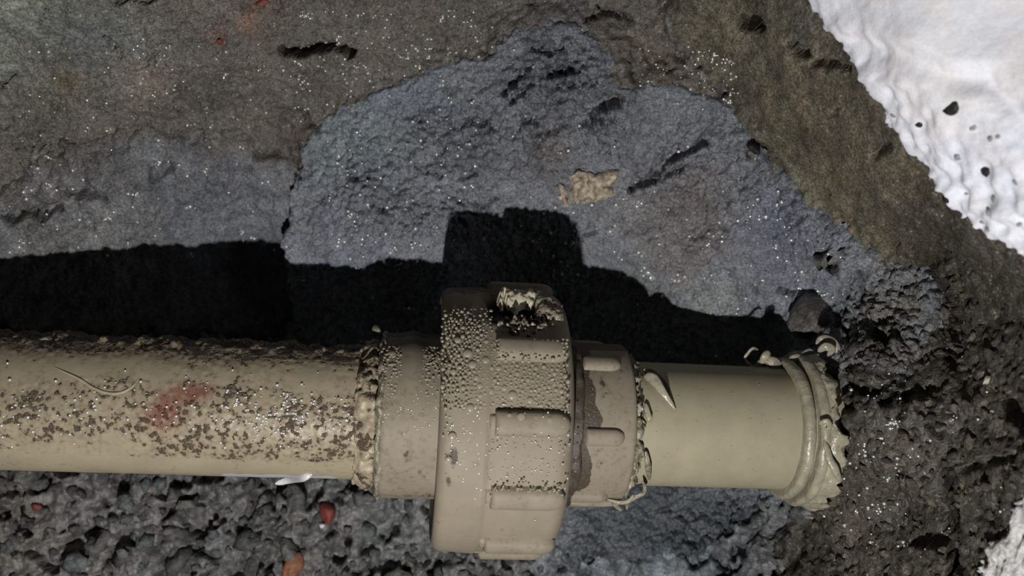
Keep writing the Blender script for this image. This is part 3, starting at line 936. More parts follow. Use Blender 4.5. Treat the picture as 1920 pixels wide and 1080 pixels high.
# hair-thin pale scratch ridge on the tube
def ribbon_tube(name, pts, rad, mat, parent=None, seg=8, taper=True, flat=1.0, normal=None):
    pts = np.array(pts, float)
    n = len(pts)
    # catmull-rom refine
    fine = []
    for i in range(n - 1):
        p0, p1, p2, p3 = pts[max(i - 1, 0)], pts[i], pts[i + 1], pts[min(i + 2, n - 1)]
        for k in range(6):
            t = k / 6
            fine.append(0.5 * ((2 * p1) + (-p0 + p2) * t + (2 * p0 - 5 * p1 + 4 * p2 - p3) * t * t + (-p0 + 3 * p1 - 3 * p2 + p3) * t ** 3))
    fine.append(pts[-1])
    C = np.array(fine)
    T = np.gradient(C, axis=0); T /= np.linalg.norm(T, axis=1)[:, None] + 1e-9
    up = np.array([0, 0, 1.0]) if normal is None else np.array(normal, float)
    B = np.cross(T, up); B /= np.linalg.norm(B, axis=1)[:, None] + 1e-9
    Nn = np.cross(B, T)
    m = len(C)
    rr = np.interp(np.linspace(0, 1, m), np.linspace(0, 1, len(rad)), rad) if isinstance(rad, (list, tuple)) else np.full(m, float(rad))
    if taper:
        e = np.linspace(0, 1, m)
        rr = rr * np.sqrt(np.clip(np.minimum(e, 1 - e) * 8, 0.03, 1))
    an = np.linspace(0, 2 * math.pi, seg, endpoint=False)
    V = C[:, None] + rr[:, None, None] * (B[:, None] * np.cos(an)[None, :, None] + flat * Nn[:, None] * np.sin(an)[None, :, None])
    F = [tuple(q) for q in grid_faces(m, seg, True)]
    F = [tuple(int(a) for a in f) for f in F] + [tuple(range(seg)), tuple(range((m - 1) * seg, m * seg))[::-1]]
    return V.reshape(-1, 3), F

def local(P, s0):
    Q = np.asarray(P, float) - on_axis(s0, 0, 0)
    return np.stack([Q @ AX, Q @ AY, Q @ AZ], -1)
def part_tube(name, pts, rad, mat, parent, s0, **kw):
    V, F = ribbon_tube(name, pts, rad, mat, **kw)
    return link(name, mesh(name, local(V, s0), F), mat, parent)
def phi_of(py, s, r):
    """angle whose surface point appears at row py"""
    lo, hi = -1.45, 1.45
    for _ in range(40):
        m = (lo + hi) / 2
        if proj(on_axis(s, r, m))[1] > py: lo = m
        else: hi = m
    return lo
def on_pipe(px, py, r, lift=0.0):
    """point where the line of sight through a photo pixel meets the cylinder of radius r about the pipe axis"""
    C = np.array([0, 0, H]); d = W(px, py, 0) - C
    o = C - A0
    oy, oz, dy, dz = o @ AY, o @ AZ, d @ AY, d @ AZ
    a, b, c = dy * dy + dz * dz, oy * dy + oz * dz, oy * oy + oz * oz - r * r
    disc = max(b * b - a * c, 0.0)
    t = (-b - math.sqrt(disc)) / a
    Q = o + d * t
    f = math.atan2(Q @ AY, Q @ AZ)
    sx = float(Q @ AX)
    return on_axis(sx, r + lift, f), sx, f
part_tube('glue_string', [on_pipe(x, y, RT, 0.5)[0] for x, y in [(100, 688), (125, 700), (150, 712), (175, 728), (200, 737), (225, 737), (248, 725), (262, 708)]], [1, 2.2, 2.6, 2.6, 2.2, 1], M['tube'], left, s_l0, flat=0.3)

# weld bead at the collar
def bead_disp(amp_r, amp_s, size, seed):
    def f(SS, PH, RR):
        P = cyl(SS, PH, RR) + seed
        return amp_s * fbm(P, size * 1.6, 3), amp_r * fbm(P, size, 3, 0.6)
    return f
sb0, sb1 = SF(668, RT), SF(714, RT)
def bead_attr(SS, PH, RR):
    return {'dirt': 0.11 + 0.2 * fbm(cyl(SS, PH, RR), 30, 2), 'red': SS * 0, 'white': SS * 0}
rev('weld_bead', [(sb0 - 4, RT - 4)] + [(sb0 + (sb1 - sb0) * k / 8, RT + 15 * math.sin(math.pi * (0.08 + 0.80 * k / 8))) for k in range(9)] + [(sb1 + 4, RT - 4)], 220, M['tube'], left, s_l0, 3.0, bead_disp(10, 7, 19, 3.0), bead_attr)
rev('bead_lip', [(sb1 - 8, RT), (sb1 - 9, RT + 24), (sb1 - 3, RT + 33), (sb1 + 3, RT + 30), (sb1 + 3, RT)], 200, M['bead'], left, s_l0, 3.0, bead_disp(7, 4, 18, 9.0))
part_tube('molten_drip', [on_pipe(706, 645, RT, 30)[0], on_pipe(708, 630, RT, 34)[0], on_pipe(714, 622, RT, 38)[0]], [8, 14, 8], M['bead'], left, s_l0)
V, F = ribbon_tube('x', [on_pipe(x, y, RT, l)[0] for x, y, l in [(585, 889, 0), (566, 893, 3)]] + [W(545, 899, -40), W(516, 907, -50)], [4, 8, 8, 5], None, flat=0.35)
scrap = link('label_scrap', mesh('label_scrap', V, F), M['white'])
tag(scrap, 'white scrap hanging under the dirty pipe left of the collar', 'scrap')

# union fitting -------------------------------------------------
RC, RN = 153.0, 246.0
s_c0, s_c1 = SF(712, RC), SF(840, RC)
s_n0, s_n1 = SF(822, RN), SF(1087, 235)
s_k1 = SF(1196, 150)
union = empty('pipe_union', tuple(on_axis(s_c0, 0, 0) * U), ROT)
tag(union, 'beige plastic pipe union with a large ribbed nut dotted with droplets', 'pipe fitting')
def zero_attr(fn):
    def f(SS, PH, RR):
        return {'dirt': fn(SS, PH, RR), 'red': SS * 0, 'white': SS * 0}
    return f
def collar_dirt_shade(SS, PH, RR):
    deg = np.degrees(PH)
    d = 0.03 + 0 * SS
    d += 0.35 * (deg > 74)  # dark top paints in the collar's self-shadow
    d += 0.17 * np.exp(-((deg + 62) / 4) ** 2)
    d += 0.22 * np.exp(-((SS - SF(768, RC)) / 9) ** 2 - ((deg + 18) / 5) ** 2)
    return d
rev('left_collar', [(s_c0, RT - 5), (s_c0, RC - 4), (s_c0 + 4, RC), (s_c1, RC), (s_c1 + 20, RC)], 200, M['nut'], union, s_c0, 5.0,
    lambda SS, PH, RR: (0 * SS, (0.8 * fbm(cyl(SS, PH, RR), 60, 2) + 6 * np.exp(-((SS - SF(768, RC)) / 16) ** 2) * sstep(10, 50, np.degrees(PH))) * (RR > RC - 2)), zero_attr(collar_dirt_shade))

def nut_dirt(SS, PH, RR):
    deg = np.degrees(PH)
    P = cyl(SS, PH, RR)
    d = -0.06 + 0.05 * fbm(P, 60, 3)
    d += 0.34 * sstep(66, 80, deg + 6 * fbm(P, 40, 2))
    d += 0.30 * np.exp(-((SS - SF(985, RN)) / 62) ** 4 - ((deg - 56) / 9.5) ** 4)
    d += 0.48 * np.exp(-((SS - SF(832, RN)) / 10) ** 2 - ((deg - 32) / 2.2) ** 2)
    d += 0.5 * np.exp(-((SS - SF(853, RN)) / 7) ** 2 - ((deg + 7) / 3) ** 2)
    d += 0.5 * np.exp(-((SS - SF(846, RN)) / 5) ** 2 - ((deg + 17.5) / 2.4) ** 2)
    d += 0.30 * np.exp(-((SS - SF(870, RN)) / 6) ** 2 - ((deg - 30) / 2) ** 2)
    return d
def nut_disp(SS, PH, RR):
    P = cyl(SS, PH, RR)
    deg = np.degrees(PH)
    outer = (RR > RN - 6)
    # the torn hollow left by the missing rib
    hol = -46 * np.exp(-((SS - SF(966, RN)) / 50) ** 4 - ((deg - 62) / 9.0) ** 4) * (1 + 0.5 * fbm(P, 20, 3))
    return 0 * SS, outer * (0.7 * fbm(P, 70, 2) + hol)
nut_prof = [(s_n0 + 6, 140), (s_n0 + 2, RN - 22)] + arc2(s_n0, RN - 22, 20, 20, 6) + [(SF(912, RN), RN + 2), (SF(918, RN), RN - 2)] + [(s_n1 - 40, RN - 2)] + arc(s_n1 - 40, RN - 2, 34, -38, 8)[1:] + [(s_n1 - 4, 190), (s_n1 - 8, 140)]
nut = rev('union_nut', nut_prof, 420, M['nut'], union, s_c0, 4.0, nut_disp, zero_attr(nut_dirt))

# grip ribs: half-round bars, square at one end and domed at the other
def rib_mesh(name, length, width, height, R, dome=True, nu=26, nv=16):
    V = []
    for i in range(nu + 1):
        u = i / nu
        x = length * u
        if dome:
            over = max(0.0, x - (length - width * 0.62)) / (width * 0.62)
            wv = math.sqrt(max(0.0, 1 - min(over, 1.0) ** 2))
        else:
            wv = 1.0
        wv = max(wv, 0.02)
        e0 = min(1.0, 0.55 + 0.45 * (x / 3.0)) if x < 3 else 1.0
        for j in range(nv + 1):
            v = -1 + 2 * j / nv
            yy = v * width / 2 * wv
            h = height * (max(0.0, 1 - abs(v) ** 2.6) ** 0.55) * wv * e0
            base = math.sqrt(max(R * R - yy * yy, 1)) - 5
            V.append((x, yy, base + (h + 5 if abs(v) < 1 else 0)))
    F = [tuple(int(a) for a in f) for f in grid_faces(nu + 1, nv + 1)]
    F.append(tuple(range(nv + 1)))
    return mesh(name, np.array(V), [f[::-1] for f in F[:-1]] + [F[-1]])
rib_me = rib_mesh('grip_rib', SF(1074, RN + 12) - SF(930, RN + 12), 45, 15, RN)
rib_me.materials.append(M['nut'])
RIB0 = math.radians(6.5)
def add_rib(me, phi, s, parent, name='grip_rib'):
    o = link(name, me, None, parent)
    o.location = ((s - s_c0) * U, 0, 0)
    o.rotation_euler = (-phi, 0, 0)
    return o
for k in range(12):
    ph = RIB0 + math.radians(30) * k
    if k == 2:
        continue        # torn off
    add_rib(rib_me, ph, SF(928, RN + 12), nut)
tab_me = rib_mesh('rib_tab', 12, 30, 4, RN, False, 3, 8)
tab_me.materials.append(M['nut'])
for k in (-3, -2, -1, 0):
    add_rib(tab_me, RIB0 + math.radians(30) * k, SF(917, RN + 4), nut, 'rib_tab')

# what is left of the torn rib: pale jagged lip, side flap, mud and shreds
def cyl_patch(name, px0, px1, d0, d1, r0, hfn, maskfn, mat, parent, step=2.2, attrs=None):
    sa, sb = SF(px0, RN), SF(px1, RN)
    S = np.arange(sa, sb, step)
    A = np.arange(d0, d1, math.degrees(step / RN))
    SS, DD = np.meshgrid(S, A, indexing='ij')
    PX = px0 + (SS - sa) / (sb - sa) * (px1 - px0)
    h = hfn(PX, DD)
    m = maskfn(PX, DD)
    edge = np.clip(m / 3.0, 0, 1) ** 0.5
    R = r0 - 6 + (h + 6) * edge
    V = np.stack([SS - s_c0, R * np.sin(np.radians(DD)), R * np.cos(np.radians(DD))], -1)
    F = grid_faces(*SS.shape)
    keep = (m.ravel()[F] > -1).any(1)
    V, F = compact(V.reshape(-1, 3), F[keep][:, ::-1])
    return link(name, mesh(name, V, F), mat, parent)
def pdn(PX, DD, size, seed):
    return fbm(np.stack([PX, DD * 4.3, PX * 0 + seed], -1), size, 3, 0.6)
# lip: between degrees 70 and 80, toothed lower edge
lip_edge = lambda PX: np.interp(PX, [938, 942, 946, 949, 955, 962, 970, 978, 985, 992, 1000, 1008, 1014], [65, 59.5, 64, 69, 62, 61.5, 58, 61.5, 63, 63.5, 62, 63, 68])
cyl_patch('torn_lip', 934, 1018, 54, 80, RN - 2, lambda PX, DD: np.clip(2.6 * (DD - 60) - 2, -8, 17) + 5 * pdn(PX, DD, 12, 1), lambda PX, DD: np.minimum((DD - lip_edge(PX)) * 4.3, np.minimum((71.5 - DD) * 4.3, np.minimum(PX - 936, 1016 - PX))) + 2 * pdn(PX, DD, 8, 2), M['torn'], nut)
cyl_patch('torn_flap', 1008, 1072, 48, 78, RN - 2, lambda PX, DD: 4 + 0.9 * (DD - 54) + 5 * pdn(PX, DD, 12, 5), lambda PX, DD: np.minimum(np.minimum((DD - 54 - 0.04 * (1050 - PX)) * 4.3, (74 - 0.24 * (PX - 1012) - DD) * 4.3), np.minimum(PX - 1010, 1066 - PX)) + 6 * pdn(PX, DD, 10, 6), M['bead'], nut)
cyl_patch('torn_shreds', 930, 1050, 40, 58, RN - 2, lambda PX, DD: 3 + 9 * pdn(PX, DD, 11, 8), lambda PX, DD: 8 - np.abs(DD - 48.5) * 2.2 + 12 * pdn(PX, DD, 13, 9) - 0.002 * (PX - 985) ** 2, M['bead'], nut)
cyl_patch('hollow_mud_shade', 916, 1020, 46, 66, RN - 22, lambda PX, DD: 6 + 8 * pdn(PX, DD, 20, 11), lambda PX, DD: 20 - np.hypot((PX - 962) * 0.42, (DD - 55) * 3.8) + 9 * pdn(PX, DD, 18, 12), M['mud'], nut)  # mud patch put in to give the torn hollow its shade

# right-hand collar with its own ribs
RK = 150.0
s_k0 = SF(1082, RK) - 60
def kdirt(SS, PH, RR):
    deg = np.degrees(PH)
    P = cyl(SS, PH, RR)
    edge = SF(1111, RK) + 13 * fbm(P, 50, 3) + 16 * np.exp(-((deg - 10) / 8) ** 2)
    d = 0.03 + 0.5 * sstep(edge + 3, edge - 3, SS)
    d += 0.35 * (deg > 70)
    d += 0.25 * np.exp(-((SS - SF(1132, RK)) / 7) ** 2 - ((deg - 34) / 5) ** 2) + 0.2 * np.exp(-((SS - SF(1140, RK)) / 22) ** 2 - ((deg - 49) / 4) ** 2)
    d += 0.14 * sstep(-58, -66, deg)
    return d
def k_disp(SS, PH, RR):
    d = kdirt(SS, PH, RR)
    return 0 * SS, (RR > RK - 3) * (0.7 * fbm(cyl(SS, PH, RR), 50, 2))
kprof = [(s_k0, RK)] + [(s_k1 - 8, RK)] + arc(s_k1 - 8, RK, 8, -8, 4)[1:] + [(s_k1, RT - 6)]
coll = rev('right_collar', kprof, 240, M['nut'], union, s_c0, 3.2, k_disp, zero_attr(kdirt))
krib = rib_mesh('collar_rib', SF(1172, RK + 8) - SF(1098, RK + 8), 34, 12, RK)
krib.materials.append(M['nut'])
for k in range(6):
    add_rib(krib, math.radians(-2 + 54 * k) if k < 2 else math.radians(-2 + 54 * k + 6), SF(1100, RK + 8), coll, 'collar_rib')
add_rib(krib, math.radians(-55), SF(1088, RK + 8), coll, 'collar_rib')
rev('thread_ring', [(s_n1 - 60, RK + 6), (SF(1093, RK + 10), RK + 9), (SF(1096, RK + 10), RK + 2)], 160, M['mud'], union, s_c0, 4.0, bead_disp(4, 4, 24, 5.0))
for dg, a in ((-62, 1.0),):
    cc = [on_axis(SF(x, RK), RK + 3, math.radians(d)) for x, d in ((1085, -66), (1120, -68), (1160, -70), (1195, -66))]
    part_tube('mould_seam', cc, [6, 9, 8, 5], M['nut'], union, s_c0, flat=0.7)

# bead and torn flash between collar and right pipe
right_s0 = s_k1
rightp = empty('water_pipe', tuple(on_axis(right_s0, 0, 0) * U), ROT)
tag(rightp, 'clean beige plastic pipe stub between union and wall flange', 'pipe')
RR_ = 118.0
s_r1 = SF(1520, RR_)
def clean_dirt(SS, PH, RR):
    return -0.10 + 0.12 * np.exp(-((np.degrees(PH) - 80) / 14) ** 2) + 0.02 * fbm(cyl(SS, PH, RR), 50, 2)
rev('tube', [(right_s0 - 10, RR_), (s_r1 + 70, RR_)], 220, M['clean'], rightp, right_s0, 6.0, None, zero_attr(clean_dirt))
rev('weld_bead', [(s_k1 - 5, RR_), (s_k1 - 2, RK - 14), (s_k1 + 5, RK - 12), (s_k1 + 14, RR_ + 6), (s_k1 + 20, RR_ - 3)], 200, M['bead'], rightp, right_s0, 2.6, bead_disp(12, 9, 13, 6.0))
def shred(name, parent, s0, pts, rad, mat, flat=0.3, **kw):
    return part_tube(name, pts, rad, mat, parent, s0, flat=flat, **kw)
shred('flash_shred', rightp, right_s0, [on_pipe(x, y, RR_, l)[0] for x, y, l in [(1207, 712, 8), (1222, 720, 14), (1240, 742, 14), (1266, 770, 5)]], [8, 11, 7, 1.5], M['flash'], 0.3)
shred('flash_shred', rightp, right_s0, [on_pipe(x, y, RR_, l)[0] for x, y, l in [(1206, 697, 4), (1220, 698, 6), (1234, 705, 4)]], [2, 3, 2], M['flash'], 0.5)
shred('flash_shred', rightp, right_s0, [on_pipe(x, y, RR_, l)[0] for x, y, l in [(1208, 760, 10), (1214, 785, 12), (1220, 790, 6)]], [4, 6, 2], M['flash'], 0.4)
shred('flash_shred', rightp, right_s0, [on_pipe(x, y, RR_, l)[0] for x, y, l in [(1208, 840, 12), (1212, 865, 16), (1216, 890, 12)]], [3, 6, 3], M['bead'], 0.35)
shred('flash_shred', rightp, right_s0, [on_pipe(x, y, RR_, l)[0] for x, y, l in [(1202, 885, 20), (1205, 900, 24)]] + [on_axis(SF(1206, RK), RK + 2, math.radians(-62)), on_axis(SF(1208, RK), RK + 14, math.radians(-72))], [2, 4.5, 5, 2], M['bead'], 0.4)
shred('flash_shred', rightp, right_s0, [on_axis(SF(x, RK), RK + l, math.radians(d)) for x, d, l in [(1160, -58, 3), (1185, -61, 6), (1200, -56, 8), (1206, -48, 5)]], [2, 4, 4, 2], M['flash'], 0.5)
shred('flash_shred', rightp, right_s0, [on_axis(SF(x, RK), RK + l, math.radians(d)) for x, d, l in [(1172, -64, 3), (1188, -70, 10), (1200, -74, 16)]], [2, 4.5, 2], M['bead'], 0.5)
# dark strip painted as the shadow behind the big shred
shred('shred_shadow', rightp, right_s0, [on_pipe(x, y, RR_, l)[0] for x, y, l in [(1204, 703, 1), (1225, 712, 2), (1243, 728, 2), (1252, 748, 1), (1264, 764, 0)]], [7, 13, 10, 6, 2], M['mud'], 0.35)

# flange at the wall
fl_s = SF(1508, RR_ + 8)
flange = empty('pipe_flange', tuple(on_axis(fl_s, 0, 0) * U), ROT)
tag(flange, 'melted double-ringed beige flange where the pipe enters the wall', 'pipe fitting')
def ring(name, a, b, r, mat, amp, seed):
    pr = [(a, RR_ - 4), (a, r - 8)] + [((a + b) / 2 - (b - a) / 2 * math.cos(t), r - 8 + 8 * math.sin(t)) for t in np.linspace(0.15, math.pi - 0.15, 7)] + [(b, r - 8), (b, RR_ - 4)]
    return rev(name, pr, 220, mat, flange, fl_s, 2.6, bead_disp(amp, amp * 0.7, 45, seed))
ring('inner_ring', fl_s, fl_s + 21, RR_ + 20, M['flash'], 1.6, 2.0)
rev('ring_groove', [(fl_s + 15, RR_ + 8), (fl_s + 34, RR_ + 10)], 160, M['flash'], flange, fl_s, 4.0)
ring('outer_ring', fl_s + 25, fl_s + 46, RR_ + 31, M['flash'], 2.4, 5.0)
def torn_disp(SS, PH, RR):
    P = cyl(SS, PH, RR * 0 + 150)
    e = np.clip((SS - (fl_s + 36)) / 34.0, 0, 1)
    ds = e * (16 * fbm(P, 40, 4, 0.65) - 12 * (np.degrees(PH) > 5) * (1 + fbm(P, 30, 2)))
    return ds, e * (6 * fbm(P, 26, 3)) - 0
rev('torn_rim', [(fl_s + 36, RR_ + 20), (fl_s + 44, RR_ + 30), (fl_s + 58, RR_ + 34), (fl_s + 70, RR_ + 36), (fl_s + 68, RR_ + 30), (fl_s + 60, RR_ + 10)], 260, M['flash'], flange, fl_s, 3.0, torn_disp)
def curl(name, pix, z0, rad, mat, label=None, cat=None, flat=0.45, parent=None, sampler=None):
    pts = []
    for q in pix:
        x, y = q[0], q[1]
        z = z0 + (q[2] if len(q) > 2 else 0)
        pts.append(W(x, y, z))
    V, F = ribbon_tube(name, pts, rad, mat, flat=flat)
    if parent is None:
        o = link(name, mesh(name, V, F), mat)
        tag(o, label, cat, None)
    else:
        o = link(name, mesh(name, local(V, fl_s), F), mat, parent)
    return o
zt = -70
curl('melted_flap', [(1466, 692, -10), (1450, 680, 0), (1432, 676, 0), (1412, 690, -10), (1395, 672, -15)], zt, [10, 13, 7, 5, 3], M['bead'], parent=flange)
curl('melted_flap', [(1395, 672, -15), (1410, 654, -5), (1422, 656, -5)], zt, [3, 3.5, 2], M['bead'], parent=flange)
curl('melted_flap', [(1428, 682, 0), (1434, 668, 10), (1444, 660, 5)], zt, [4, 7, 8, 5], M['flash'], parent=flange)
curl('melted_flap', [(1475, 690, 0), (1490, 672, 5), (1505, 676, 5), (1520, 700, 10)], zt, [6, 10, 8, 6], M['bead'], parent=flange)
curl('melted_flap', [(1500, 670, 0), (1518, 660, 0), (1530, 672, 0)], zt, [5, 8, 4], M['bead'], parent=flange)
curl('plastic_shaving', [(1530, 645, 0), (1540, 636, 10), (1552, 634, 10), (1566, 644, 5), (1572, 664, 0), (1560, 680, -5), (1540, 684, -10)], -60, [5, 8, 6, 7, 7, 6, 4], M['shave'],
     'curled grey plastic shaving lying above the flange', 'shaving')
curl('plastic_shaving', [(1534, 660, 0), (1548, 650, 12), (1560, 655, 10), (1552, 668, 0)], -44, [5, 9, 8, 4], M['shave'],
     'short folded plastic shaving inside the curled one', 'shaving')
curl('plastic_shaving', [(1576, 905, 0), (1566, 880, 8), (1556, 862, 8), (1552, 845, 4), (1545, 826, 0)], 62, [4, 8, 7, 6, 3], M['flash'],
     'pale twisted plastic strip along the torn rim of the flange', 'shaving')
curl('plastic_shaving', [(1536, 795, 0), (1550, 790, 6), (1556, 800, 4), (1548, 806, 0)], 62, [4, 6, 5, 3], M['flash'],
     'tiny pale plastic curl at the middle of the flange rim', 'shaving')

# ---------------------------------------------------------------- water
def cap_mesh(name, nseg=12, nring=5, flat=0.42):
    V = [(0, 0, flat)]
    for i in range(1, nring + 1):
        t = math.pi / 2 * i / nring
        for j in range(nseg):
            a = 2 * math.pi * j / nseg
            V.append((math.sin(t) * math.cos(a), math.sin(t) * math.sin(a), flat * math.cos(t)))
    for j in range(nseg):
        a = 2 * math.pi * j / nseg
        V.append((math.cos(a), math.sin(a), -0.35))
    F = [(0, 1 + j, 1 + (j + 1) % nseg) for j in range(nseg)]
    for i in range(nring):
        for j in range(nseg):
            a, b = 1 + i * nseg + j, 1 + i * nseg + (j + 1) % nseg
            F.append((a, a + nseg, b + nseg, b))
    return V, F
capV, capF = cap_mesh('d')
drop_me = mesh('water_drop', np.array(capV), capF)
drop_me.materials.append(M['water'])
def nrm_at(f):
    return AY * math.sin(f) + AZ * math.cos(f)
big_drops = [(877, 662, 8), (911, 675, 7), (961, 741, 8), (920, 733, 6), (994, 750, 6), (882, 765, 7), (900, 723, 5), (858, 637, 6), (946, 727, 5), (886, 683, 7), (901, 741, 4),
             (1030, 725, 4), (1053, 733, 4), (850, 697, 5), (893, 708, 5), (970, 700, 4), (990, 712, 4), (1005, 690, 4), (1040, 700, 4), (869, 727, 4), (935, 690, 5), (940, 762, 4),
             (1015, 760, 4), (1060, 705, 4), (848, 818, 7), (841, 862, 6), (830, 725, 4), (912, 640, 5), (895, 632, 4), (878, 622, 4), (1065, 760, 4)]
for i, (x, y, r) in enumerate(big_drops):
    p, s, f = on_pipe(x, y, RN - 2 if x > 915 else RN + 1)
    o = link('water_drop', drop_me)
    place(o, p, nrm_at(f), 0, 0, r, 0)
    lab = {0: 'large water droplet on the nut beside the dark slanting mud streak', 1: 'large water droplet on the nut left of the upper grip rib', 2: 'large water droplet midway between upper and middle grip ribs',
           4: 'water droplet just above the right half of the middle grip rib', 5: 'water droplet on the nut left of the middle grip rib', 9: 'flat water droplet with a dark speck below the mud streak',
           24: 'water droplet over the upper of two brown drips on the nut', 25: 'water droplet over the lower of two brown drips on the nut'}.get(i, 'small clear water droplet among finer beads on the upper nut')
    tag(o, lab, 'water drop', 'larger droplets on the union nut')
for x, y, r in [(977, 783, 8), (1030, 790, 8), (1005, 785, 5), (955, 780, 5), (1045, 797, 6), (940, 800, 4)]:
    p, s, f = on_pipe(x, y, RN + 12)
    o = link('water_drop', drop_me)
    place(o, p, nrm_at(f), 0, 0, r, 0)
    tag(o, 'clear water droplet on the middle grip rib of the nut', 'water drop', 'droplets on the middle grip rib')
for x, y, r in [(735, 663, 8), (797, 667, 6), (745, 658, 4), (724, 690, 4), (735, 683, 4)]:
    p, s, f = on_pipe(x, y, RC)
    o = link('water_drop', drop_me)
    place(o, p, nrm_at(f), 0, 0, r, 0)
    tag(o, 'clear water droplet near the top of the left collar', 'water drop', 'droplets on the left collar')
for k, (x, y, r, lb) in enumerate([(1213, 512, 6, 'round water bead at the mortar edge right of the nut, upper of two'), (1221, 522, 7, 'elongated water bead at the mortar edge, lower of two')]):
    p, n = mort_at(x, y)
    o = link('water_drop', drop_me)
    place(o, p, n, 0, 0, r, 0.5)
    tag(o, lb, 'water drop')
    me2 = drop_me.copy(); me2.materials.clear(); me2.materials.append(M['glint_bead']); o.data = me2

def fog(name, items, mat, label, cat, lowV, lowF):
    lowV = np.array(lowV)
    Vs, Fs = [], []
    base = 0
    for p, n, r in items:
        R = np.array(frame(n))
        Vs.append(np.asarray(p) + (lowV * r) @ R.T)
        Fs += [tuple(base + a for a in f) for f in lowF]
        base += len(lowV)
    o = link(name, mesh(name, np.concatenate(Vs), Fs), mat)
    tag(o, label, cat, kind='stuff')
    return o
lowV, lowF = cap_mesh('s', 8, 3, 0.7)
items = []
g = np.random.default_rng(11)
taken = [(x, y, r) for x, y, r in big_drops]
tries = 0
while len(taken) < 900 and tries < 9000:
    tries += 1
    x, y = g.uniform(828, 1066), g.uniform(578, 770)
    if 922 < x and y < 636:
        continue
    if 922 < x and 660 < y < 684 and g.random() < 0.9:
        continue
    if g.random() > (1.0 if 605 < y < 740 else 0.3):
        continue
    rr = g.uniform(1.7, 3.2) if g.random() < 0.85 else g.uniform(3.2, 4.4)
    sq = max(0.45, math.cos(math.asin(min(0.97, abs(y - 785) / 262))))
    if any((x - a) ** 2 + ((y - b) / sq) ** 2 < (1.25 * (rr + c)) ** 2 for a, b, c in taken):
        continue
    taken.append((x, y, rr))
    r = RN + 1 if x < 915 else RN - 2
    if 928 < x < 1064 and 636 < y < 682: r = RN + 12
    p, s, f = on_pipe(x, y, r)
    items.append((p, nrm_at(f), rr))
for _ in range(90):
    x, y = g.uniform(920, 1060), 920 + g.normal() * 6
    p, s, f = on_pipe(x, y, RN + 8)
    items.append((p, nrm_at(f), g.uniform(1.3, 2.4)))
for _ in range(110):
    x, y = g.uniform(830, 1080), g.uniform(800, 900)
    p, s, f = on_pipe(x, y, RN - 1)
    items.append((p, nrm_at(f), g.uniform(1.0, 1.9)))
for _ in range(190):
    x = g.choice([g.uniform(716, 752), g.uniform(786, 824)])
    y = 650 + abs(g.normal()) * 35
    p, s, f = on_pipe(x, y, RC + 0.5)
    items.append((p, nrm_at(f), g.uniform(1.4, 3.0)))
for _ in range(90):
    x, y = g.uniform(716, 824), g.uniform(720, 790)
    p, s, f = on_pipe(x, y, RC)
    items.append((p, nrm_at(f), g.uniform(0.9, 1.8)))
for _ in range(60):
    x, y = g.uniform(1100, 1480), g.uniform(720, 890)
    p, s, f = on_pipe(x, y, RK if x < 1192 else RR_)
    items.append((p, nrm_at(f), g.uniform(0.8, 1.6)))
glints = []
for _ in range(260):
    x, y = (g.normal(520, 85), g.normal(775, 28)) if g.random() < 0.7 else (g.uniform(0, 400), g.normal(770, 32))
    if 0 < x < 660 and 670 < y < 860:
        p, s, f = on_pipe(x, y, RT + 1.5)
        glints.append((p, nrm_at(f), g.uniform(1.0, 3.0)))
fog('glint_beads', glints, M['glint_bead'], 'part-metal beads added as wet glints over the dirt on the left pipe', 'water beads', lowV, lowF)
glints = []
for _ in range(170):
    x, y = g.uniform(830, 1070), g.normal(830, 60)
    if 690 < y < 1000 and not (925 < x and (y < 690 or 900 < y < 960)):
        p, s, f = on_pipe(x, y, RN + 0.5 if not (928 < x and 770 < y < 822) else RN + 13)
        glints.append((p, nrm_at(f), g.uniform(0.8, 1.8)))
for _ in range(60):
    x, y = g.uniform(718, 822), g.normal(760, 40)
    if 690 < y < 880:
        p, s, f = on_pipe(x, y, RC + 0.5)
        glints.append((p, nrm_at(f), g.uniform(0.7, 1.5)))
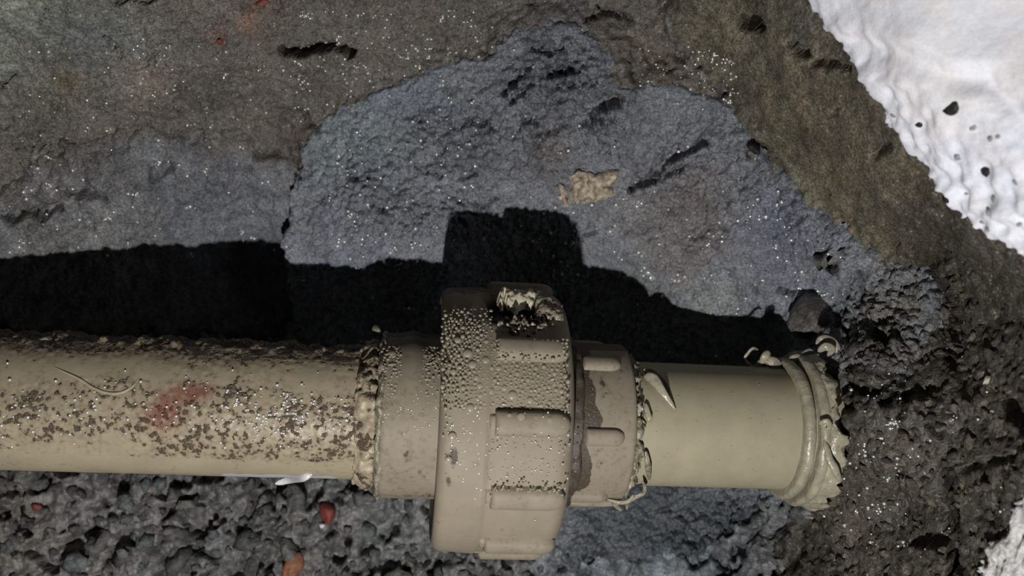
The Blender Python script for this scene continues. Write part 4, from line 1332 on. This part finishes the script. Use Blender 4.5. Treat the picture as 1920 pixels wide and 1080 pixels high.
fog('glint_beads', glints, M['glint_bead'], 'pinpoint part-metal beads added as water glints across nut and left collar', 'water beads', lowV, lowF)
fog('condensation', items, M['water'], 'fine condensation beads covering the nut and collars', 'condensation', lowV, lowF)

# wet glints: part-metallic beads added to sparkle on mortar, brown concrete and wall
def sprinkle(n, boxes, sampler, okfn, rr):
    out = []
    tries = 0
    while len(out) < n and tries < n * 20:
        tries += 1
        x0, y0, x1, y1 = boxes[g.integers(len(boxes))]
        x, y = g.uniform(x0, x1), g.uniform(y0, y1)
        if not okfn(x, y): continue
        p, nn = sampler(x, y)
        k = 1
        if g.random() < 0.25: k = int(g.integers(2, 6))
        for _ in range(k):
            xx, yy = x + g.normal() * 7, y + g.normal() * 5
            p, nn = sampler(xx, yy)
            out.append((p, nn, g.uniform(*rr)))
    return out
inm = lambda x, y: SURF['mortar_patch'][1](x, y) > 6
ins = lambda x, y: SURF['mortar_smear'][1](x, y) > 10 and not inm(x, y)
lV, lF = cap_mesh('s', 7, 2, 0.8)
fog('glint_beads', sprinkle(420, [(530, 50, 1720, 690), (600, 150, 900, 500), (1000, 350, 1600, 560)], mort_at, inm, (1.3, 4.4)), M['glint_bead'], 'tiny part-metal beads added as wet glints over the blue-grey mortar', 'water beads', lV, lF)
fog('glint_beads', sprinkle(110, [(0, 260, 530, 480)], smear_at, ins, (1.3, 4.4)), M['glint_bead'], 'tiny part-metal beads added as wet glints over the left mortar smear', 'water beads', lV, lF)
fog('glint_beads', sprinkle(420, [(0, 80, 620, 330), (560, 20, 930, 200), (1180, 90, 1380, 200)], surf_at, lambda x, y: not inm(x, y) and SURF['mortar_smear'][1](x, y) < 0, (1.1, 3.6)), M['glint_bead'], 'tiny part-metal beads added as wet glints over the brown concrete', 'water beads', lV, lF)
fog('glint_beads', sprinkle(170, [(1560, 560, 1900, 1070), (1540, 690, 1700, 1000)], surf_at, lambda x, y: not inm(x, y), (1.2, 3.8)), M['glint_bead'], 'tiny part-metal beads added as wet glints over the right rubble wall', 'water beads', lV, lF)
